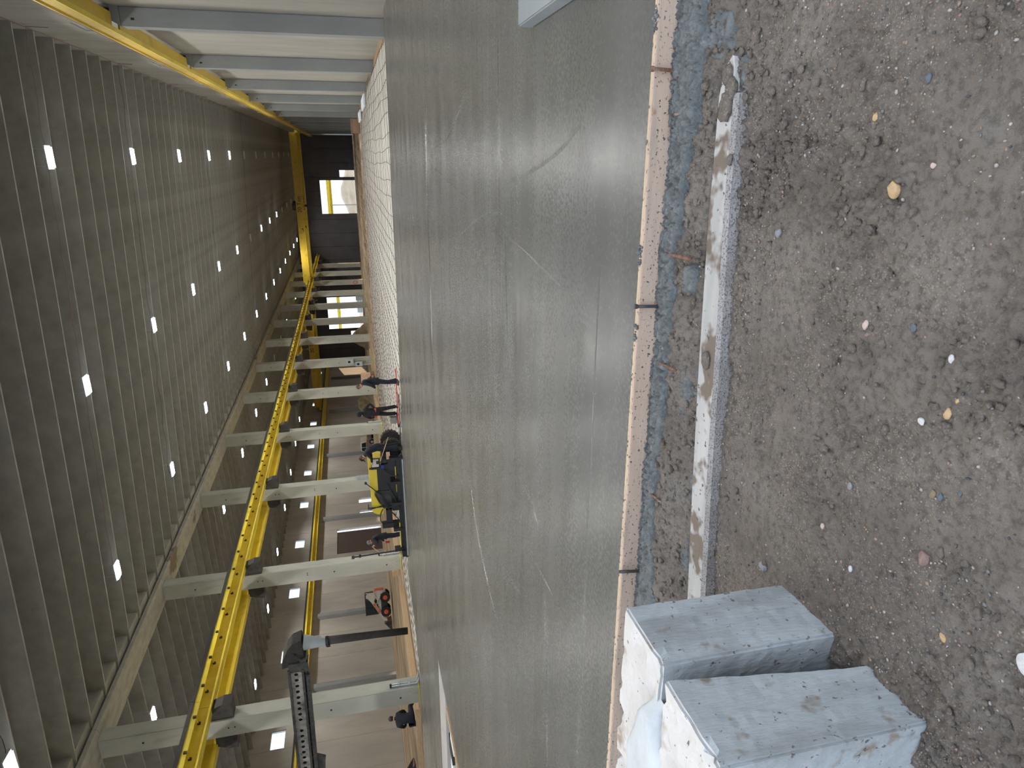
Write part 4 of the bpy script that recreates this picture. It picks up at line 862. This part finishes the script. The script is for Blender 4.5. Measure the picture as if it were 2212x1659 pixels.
# ================================================================== laser screed machine
sx = empty('laser_screed', (-14.0, 27.0, 0), math.radians(4), 'yellow and black laser screed machine working along the edge of the wet slab', 'screed machine')
body = [(1.40, .86), (1.45, 1.47), (.7, 1.46), (-.05, 1.43), (-.7, 1.43), (-1.05, 1.42), (-1.2, 1.36), (-1.3, 1.15), (-1.28, .93), (-1.0, .88), (-.72, 1.1), (-.35, 1.26), (-.14, 1.26), (-.13, 1.06), (.13, 1.06), (.16, .90), (.55, .88), (1.0, .92)]
MB().prism(body, 'y', .15, 1.45).build('hood', M['yellow'], sx, bevel=.02)
MB().box(-.13, 1.1, .12, .15, .5, 1.1).box(.9, 1.4, .10, .15, .95, 1.33).build('side_plate', M['black'], sx)
MB().box(1.02, 1.38, .08, .12, 1.0, 1.30).build('notice_plate', M['loadw'], sx, label='white notice plate')
MB().box(.93, .99, .06, .12, .85, 1.42).build('strap', M['black'], sx)
MB().box(-.9, 1.4, .2, 1.4, .35, .93).box(-1.1, .5, -.05, .3, .12, .55).box(.5, 1.6, .0, .5, .12, .62).build('chassis', M['black'], sx, bevel=.03)
MB().prism([(-1.0, .93), (-.15, 1.24), (-.15, .5), (-1.0, .5)], 'y', .1, .6).build('engine_bay', M['dsteel'], sx)
for (x, y) in ((1.7, .45), (1.7, 1.6), (-.9, 1.6)):
    wh = MB(); wh.cyl((0, 0, 0), 'y', .43, .3, 26)
    for t in range(18):
        a = 2 * PI * t / 18; wh.bar((.42 * math.cos(a), -.15, .42 * math.sin(a)), (.42 * math.cos(a + .12), .15, .42 * math.sin(a + .12)), .07, .06)
    o = wh.build('tyre', M['rubber'], sx, bevel=0); o.location = (x, y, .38); r = MB().cyl((0, -.155, 0), 'y', .2, .02, 16).cyl((0, -.17, 0), 'y', .07, .03, 10).build('rim', M['dsteel'], o)
MB().box(-1.95, -1.1, .1, .35, .55, .82).box(-1.95, -1.72, .05, .35, .2, 1.02).build('boom_arm', M['black'], sx)
hd = MB(); hd.box(-3.2, 1.65, -.42, -.30, .02, .16).box(-3.15, 1.6, -.62, -.5, .0, .10).box(-3.0, 1.5, -.3, -.18, .12, .26); hd.build('screed_head', M['black'], sx, bevel=.01)
MB().cyl((-.7, -.22, .12), 'x', .09, 4.4, 12).build('auger', M['dsteel'], sx)
MB().box(-3.05, 1.55, -.66, -.62, -.005, .035).build('plough_blade', M['steel'], sx)
MB().box(-2.9, -1.6, -.30, -.22, .24, .29).box(-.2, 1.0, -.05, .0, .28, .32).build('yellow_bar', M['yellow'], sx)
for i, x in enumerate((-2.85, -1.85, -.6, .4, 1.5)): MB().box(x - .06, x + .06, -.45, -.1, .1, .55).build('mount', M['black'], sx)
for x, z, tl in ((-2.95, 2.35, .0), (1.42, 1.0, .0)):
    MB().tube([(x + .05, -.35, .15), (x - .02, -.35, z)], .035, 8).build('mast', M['black'], sx); MB().cyl((x - .03, -.35, z + .05), 'z', .07, .12, 12).cyl((x, -.35, z - .25), 'z', .07, .1, 12).build('laser_receiver', M['dsteel'], sx)
MB().box(-3.15, -2.85, -.55, -.15, -.0, .25).build('head_motor', M['black'], sx)
MB().tube([(-.7, .05, 1.56), (-.95, .05, 1.58), (-.95, .05, 1.5), (-.7, .05, .4)], .022, 6).tube([(-.88, .05, 1.56), (-.9, .05, .4)], .022, 6).tube([(.3, .05, 1.6), (-.3, .05, 1.0)], .02, 6).build('guard_rail', M['black'], sx)
MB().ell((.32, .05, 1.62), (.07, .07, .06), 10, 6).build('work_light', M['dsteel'], sx)
hs = MB()
for i, (a, b_, c) in enumerate((((-1.0, .05, .95), (-1.45, .0, 1.25), (-1.75, .05, .95)), ((-.4, .05, .9), (-1.0, -.2, .7), (-1.4, -.3, .3)), ((.2, .05, .7), (-.4, -.3, .4), (-.9, -.4, .2)), ((.9, .05, .8), (.6, -.2, .6), (.7, -.4, .2)), ((-.2, .05, 1.0), (-.8, -.1, .95), (-1.2, -.3, .4)))):
    a, b_, c = Vector(a), Vector(b_), Vector(c); hs.tube([a * (1 - t) ** 2 + b_ * 2 * t * (1 - t) + c * t * t for t in [q / 12 for q in range(13)]], .022, 6)
hs.build('hydraulic_hoses', M['rubber'], sx, smooth=True)
MB().box(1.3, 1.6, -.1, .1, .62, .9).box(1.1, 1.55, -.12, .0, .3, .6).build('control_console', M['black'], sx); MB().box(1.42, 1.75, -.16, -.12, .50, .66).build('beige_panel', M['tan'], sx)
MB().box(.95, 1.1, .02, .10, .78, .92).build('blue_valve', mat('blue plastic', (.02, .05, .35)), sx)

# ================================================================== conveyor boom with drop hose
cv = empty('conveyor_boom', (-18.4, 22.0, 4.35), math.radians(0), 'dark steel concrete conveyor boom with round holes reaching in from the left', 'conveyor')
cell = .272; pl = MB(); hgt = .40
for i in range(46):
    x0 = -.1 - cell * (i + 1); cx, cz = x0 + cell / 2, .33; r = .075 if i not in (9, 20, 31) else 0
    sq = [(x0 + cell, .33), (x0 + cell, .33 + hgt / 2), (cx, .33 + hgt / 2), (x0, .33 + hgt / 2), (x0, .33), (x0, .33 - hgt / 2), (cx, .33 - hgt / 2), (x0 + cell, .33 - hgt / 2)]
    if r:
        oc = [(cx + r * math.cos(PI / 4 * t), cz + r * math.sin(PI / 4 * t)) for t in range(8)]
        pl.add([(a, -.38, b_) for a, b_ in sq + oc] + [(a, -.36, b_) for a, b_ in sq + oc], [(t, (t + 1) % 8, 8 + (t + 1) % 8, 8 + t) for t in range(8)] + [(16 + t, 24 + t, 24 + (t + 1) % 8, 16 + (t + 1) % 8) for t in range(8)] + [(8 + t, 8 + (t + 1) % 8, 24 + (t + 1) % 8, 24 + t) for t in range(8)])
    else: pl.prism(sq, 'y', -.38, -.36)
tilt = math.radians(1.2)
def cpart(name, mb, m, **k):
    o = mb.build(name, m, cv, **k); return o
cv.rotation_euler = (0, tilt, 0)
cpart('perforated_side', pl, M['gsteel']); cpart('hole_shade_plate', MB().box(-12.6, -.1, -.33, -.31, .12, .54), M['black'])  # black plate added behind the holes stands in for their shaded interior
cpart('side_plate', MB().box(-12.6, -.1, .36, .38, .1, .55), M['gsteel'])
cpart('top_rail', MB().box(-12.6, .0, -.44, -.36, .53, .62).box(-12.6, .0, .36, .44, .53, .62), M['dsteel'])
cpart('lower_rail', MB().box(-12.6, .0, -.44, -.37, .04, .12).box(-12.6, -.3, -.42, -.30, -.16, -.02).box(-12.6, .0, .34, .44, -.04, .1), M['dsteel'])
cpart('belt', MB().box(-12.6, .2, -.3, .3, .48, .51).box(-12.6, .2, -.3, .3, .0, .03), M['rubber'])
for i in range(16): cpart('roller', MB().cyl((-.4 - .8 * i, 0, .03), 'y', .05, .7, 8), M['dsteel'])
cpart('bracket', MB().prism([(-4.7, -.45), (-4.5, -.48), (-4.25, -.02), (-5.9, -.02), (-5.9, -.55), (-5.3, -.6), (-5.3, -.42)], 'y', -.35, -.25), M['dsteel'])
cpart('support_mast', MB().box(-11.9, -11.4, -.3, .3, -4.5, .0), M['dsteel'])
hp = empty('drop_chute', (-17.6, 22.0, .42), 0, 'blue grey cone chute with a long black drop hose under the conveyor boom', 'chute')
MB().tube([(0.08, 0, 3.93), (-.06, 0, 3.07)], [.30, .13], 24).build('cone', M['hopper'], hp, smooth=False)
MB().tube([(0, 0, 3.10), (-.03, 0, 2.2), (-.06, .0, 1.2), (-.12, 0, 0)], [.16, .15, .14, .135], 18).build('drop_hose', M['rubber'], hp, smooth=True)
MB().cyl((-.02, 0, 3.06), 'z', .19, .10, 18).box(-.28, -.2, -.04, .04, 2.95, 3.1).build('clamp', M['black'], hp)
MB().tube([(.32, -.12, 3.5), (.38, -.12, 3.5), (.38, -.12, 3.25), (.28, -.12, 3.25)], .012, 5).build('handle', M['steel'], hp)
MB().prism([(.42, 3.95), (-.25, 3.9), (-.62, 4.3), (-.75, 4.75), (-.45, 4.72), (.05, 4.5), (.30, 4.3)], 'y', -.34, .34).build('rubber_hood', M['rubber'], hp, bevel=.02)
MB().box(-.95, -.3, -.4, .4, 3.85, 4.1).box(-.9, -.5, -.42, -.3, 3.8, 4.5).build('head_frame', M['dsteel'], hp)
MB().tube([(-.1, -.35, 4.3), (-.35, -.42, 4.0), (-.2, -.4, 3.75), (-.55, -.4, 3.9)], .025, 6).build('hydraulic_hose', M['rubber'], hp)

# ================================================================== skid-steer loaders
def loader(loc, rz, lb, s=1.0):
    e = empty('skid_loader', loc, rz, lb, 'loader', None); e.scale = (s,) * 3     # forward = +x
    MB().prism([(-1.25, .35), (-1.3, 1.15), (-1.05, 1.35), (-.75, 1.2), (-.3, 1.0), (.75, .9), (.85, .3)], 'y', -.48, .48).build('body', M['loadw'], e, bevel=.03)
    MB().box(-1.0, .8, -.50, .50, .25, .75).build('chassis', M['dsteel'], e)
    cb = MB().box(-.55, .62, -.46, .46, 1.95, 2.03).box(-.55, -.45, -.46, .46, .9, 1.95); 
    for (x, y) in ((.5, -.45), (.5, .37), (-.55, -.45), (-.55, .37)): cb.box(x, x + .1, y, y + .08, .9, 1.95)
    cb.box(-1.05, -.5, -.46, -.40, 1.97, 2.03).box(-1.05, -.5, .40, .46, 1.97, 2.03).box(-1.1, -1.03, -.46, .46, 1.97, 2.03).box(-1.1, -1.04, -.46, -.40, 1.2, 2.0).box(-1.1, -1.04, .40, .46, 1.2, 2.0).box(.0, .06, -.46, -.40, .9, 1.95).box(.0, .06, .40, .46, .9, 1.95).box(-.5, .6, -.46, -.42, 1.35, 1.42).box(-.5, .6, .42, .46, 1.35, 1.42)
    cb.build('cab', M['black'], e); MB().box(-.45, .52, -.42, -.40, 1.1, 1.95).box(-.45, .52, .40, .42, 1.1, 1.95).box(.54, .56, -.38, .38, .95, 1.95).build('cab_glass', M['cabglass'], e)
    for (x) in (-.72, .42):
        for y in (-.72, .72):
            w = MB().cyl((0, 0, 0), 'y', .40, .28, 22)
            for t in range(14):
                a = 2 * PI * t / 14; w.bar((.39 * math.cos(a), -.13, .39 * math.sin(a)), (.39 * math.cos(a + .1), .13, .39 * math.sin(a + .1)), .06, .04)
            o = w.build('tyre', M['rubber'], e); o.location = (x, y, .40); sgn = 1 if y > 0 else -1
            MB().cyl((0, .145 * sgn, 0), 'y', .18, .03, 16).cyl((0, .165 * sgn, 0), 'y', .07, .03, 10).build('rim', M['loado'], o)
    for y in (-.60, .60):
        MB().prism([(-1.2, 1.25), (-1.15, 1.85), (-.85, 1.9), (-.45, 1.55), (1.15, .62), (1.2, .35), (1.0, .35), (.9, .55), (-.5, 1.3), (-.8, 1.15)], 'y', y - .05, y + .05).build('lift_arm', M['loadw'], e, bevel=.015)
        sg = -1 if y < 0 else 1
        MB().prism([(-.35, 1.28), (.45, .82), (.52, .96), (-.28, 1.42)], 'y', y + sg * .052 - .003, y + sg * .052 + .003).build('decal', M['loado'], e, label='red decal with white lettering')
        t = link('lettering', text_mesh('Bobcat', .17, M['loadw'], .002), e); t.rotation_euler = (PI / 2, math.radians(30), 0) if sg < 0 else (PI / 2, math.radians(-30), PI); t.location = (.08, y + sg * .06, 1.12)
        MB().tube([(-.9, y * .9, .7), (-.1, y * .9, 1.2)], .04, 8).build('lift_cylinder', M['steel'], e)
    MB().prism([(-1.32, .5), (-1.32, 1.2), (-1.22, 1.3), (-1.22, .5)], 'y', -.44, .44).build('tailgate', M['loado'], e)
    MB().prism([(1.15, .05), (1.25, .55), (1.35, .6), (1.3, .15), (1.95, .08), (1.95, .03), (1.2, .0)], 'y', -.85, .85).build('bucket', M['rust'], e)
    for y in (-.85, .85): MB().prism([(1.15, .0), (1.3, .6), (1.95, .08), (1.95, .0)], 'y', y - .015, y + .015).build('bucket_side', M['dsteel'], e)
    MB().box(.60, .66, -.36, -.26, 1.45, 1.52).box(.60, .66, .26, .36, 1.45, 1.52).build('work_light', M['loadw'], e)
    return e
loader((-39.6, 53.3, .32), math.radians(205), 'white skid-steer loader with orange rims parked on dirt before the left wall', 1.12)
loader((-35.4, 29.3, .02), math.radians(35), 'white skid-steer loader cut off by the left edge of the view', 1.0)

# utility vehicle far down the aisle
v = empty('utility_vehicle', (-44.0, 100.3, .05), math.radians(170), 'muddy brown and white off-road vehicle parked against the left wall in the distance', 'vehicle')
MB().prism([(-1.9, .45), (-1.95, 1.15), (-1.0, 1.3), (.9, 1.25), (1.8, 1.0), (1.9, .5)], 'y', -.85, .85).build('body', M['brownp'], v, bevel=.05)
MB().prism([(-1.3, 1.25), (-1.1, 2.15), (.5, 2.2), (1.0, 1.25)], 'y', -.78, .78).build('cabin', M['loadw'], v, bevel=.04)
MB().prism([(-1.1, 1.35), (-.95, 2.02), (-.2, 2.05), (-.2, 1.35)], 'y', -.80, .80).prism([(-.1, 1.35), (-.1, 2.05), (.4, 2.07), (.8, 1.35)], 'y', -.80, .80).build('side_window', M['cabglass'], v)
for x in (-1.2, 1.2):
    for y in (-.8, .8):
        o = MB().cyl((0, 0, 0), 'y', .42, .28, 20).build('wheel', M['rubber'], v); o.location = (x, y, .42); MB().cyl((0, -.15 if y < 0 else .15, 0), 'y', .22, .02, 14).build('hub', M['steel'], o)

# dirt mounds and debris
def mound(loc, rx, ry, h, lb, seed, m):
    u = np.linspace(-1.2, 1.2, 46); X, Y = np.meshgrid(u, u); r = np.hypot(X, Y); Z = h * (1 - sstep(0.05, 1.1, r)) * (.8 + .45 * fbm(X * 3, Y * 3, seed, 4)) + .12 * h * (fbm(X * 9, Y * 9, seed + 5, 3) - .5) - .05
    o = link('dirt_mound', grid_mesh('dirt_mound', X * rx, Y * ry, Z, m)); o.location = loc; return tag(o, lb, 'dirt pile')
M['mound'] = mat('mound dirt', (.14, .10, .06), (.26, .20, .12), 1.5, .95, bump=.6, bscale=4)
mound((-33.2, 90, -.05), 2.9, 2.2, 2.2, 'brown heap of dirt in the aisle between the fourth and fifth free-standing columns', 400, M['mound'])
mound((-26.8, 103, -.3), 2.6, 2.4, 2.6, 'dark heap of dirt in shade between the sixth and seventh free-standing columns', 410, M['mound'])
pb = empty('pallet_stack', (-23.6, 71.6, -.05), .1, 'sunlit tan boxes stacked between the fifth and sixth free-standing columns', 'boxes')
MB().box(-.75, .75, -.6, .6, .45, 1.5).build('carton', M['tan'], pb, bevel=.02); MB().box(-.3, .45, -.62, -.6, .9, 1.35).build('label_panel', M['loadw'], pb); MB().box(-.8, .8, -.65, .65, .0, .12).box(-.8, -.6, -.65, .65, .12, .45).box(.6, .8, -.65, .65, .12, .45).build('pallet', cw, pb)
mb = MB()
for i in range(60): x, y, z = rng.uniform(-.7, .5), rng.uniform(-1.1, -.65), rng.uniform(.0, .75); mb.ell((x, y, z), (.09, .08, .07), 6, 4)
tag(mb.build('dark_scrap', M['rebar'], pb), kind='stuff')

# ================================================================== outside beyond the doors
sand = mat('outside ground', (.42, .34, .25), (.52, .43, .32), .5, .95)
o = MB().box(-120, 160, YF + .3, 420, -1.2, -.72).box(4.6, 160, -40, YF + .3, -1.2, -.6).box(-160, XL - .4, -40, YF + .3, -1.2, -.6).build('ground', sand); tag(o, kind='structure')
mound((-9.8, 196, -.8), 12, 5, 3.6, 'tan heap of earth outside seen through the far doorway of the hall', 420, sand)
g = empty('outdoor_gantry', (-9.5, 178, -.7), .06, 'yellow steel gantry beam outside the far doorway of the hall', 'gantry')
MB().box(-14, 12, -.3, .3, 6.3, 7.0).build('beam', M['yellow'], g); MB().box(-14, 12, .3, .6, 5.8, 6.4).build('lower_beam', M['yellow'], g)
for x in (-13.5, 11.5, -2.6): MB().box(x - .12, x + .12, -.12, .12, 0, 6.3).build('post', M['steel'], g)
g2 = empty('outdoor_gantry', (-37, 178, -.7), .02, 'yellow steel gantry beam outside the far doorway of the aisle', 'gantry')
MB().box(-8, 9, -.3, .3, 6.0, 6.8).build('beam', M['yellow'], g2)
for x in (-7.5, 8.5): MB().box(x - .12, x + .12, -.12, .12, 0, 6.0).build('post', M['steel'], g2)
ws = empty('pipe_stack', (-36.5, 186, -.72), .0, 'stack of long pale pipes lying outside the far doorway of the aisle', 'pipe stack')
for i in range(5):
    for j in range(3): MB().cyl((0, 1.0 * i * .62, .32 + .58 * j), 'x', .3, 10, 12).build('pipe', M['hopper'], ws)
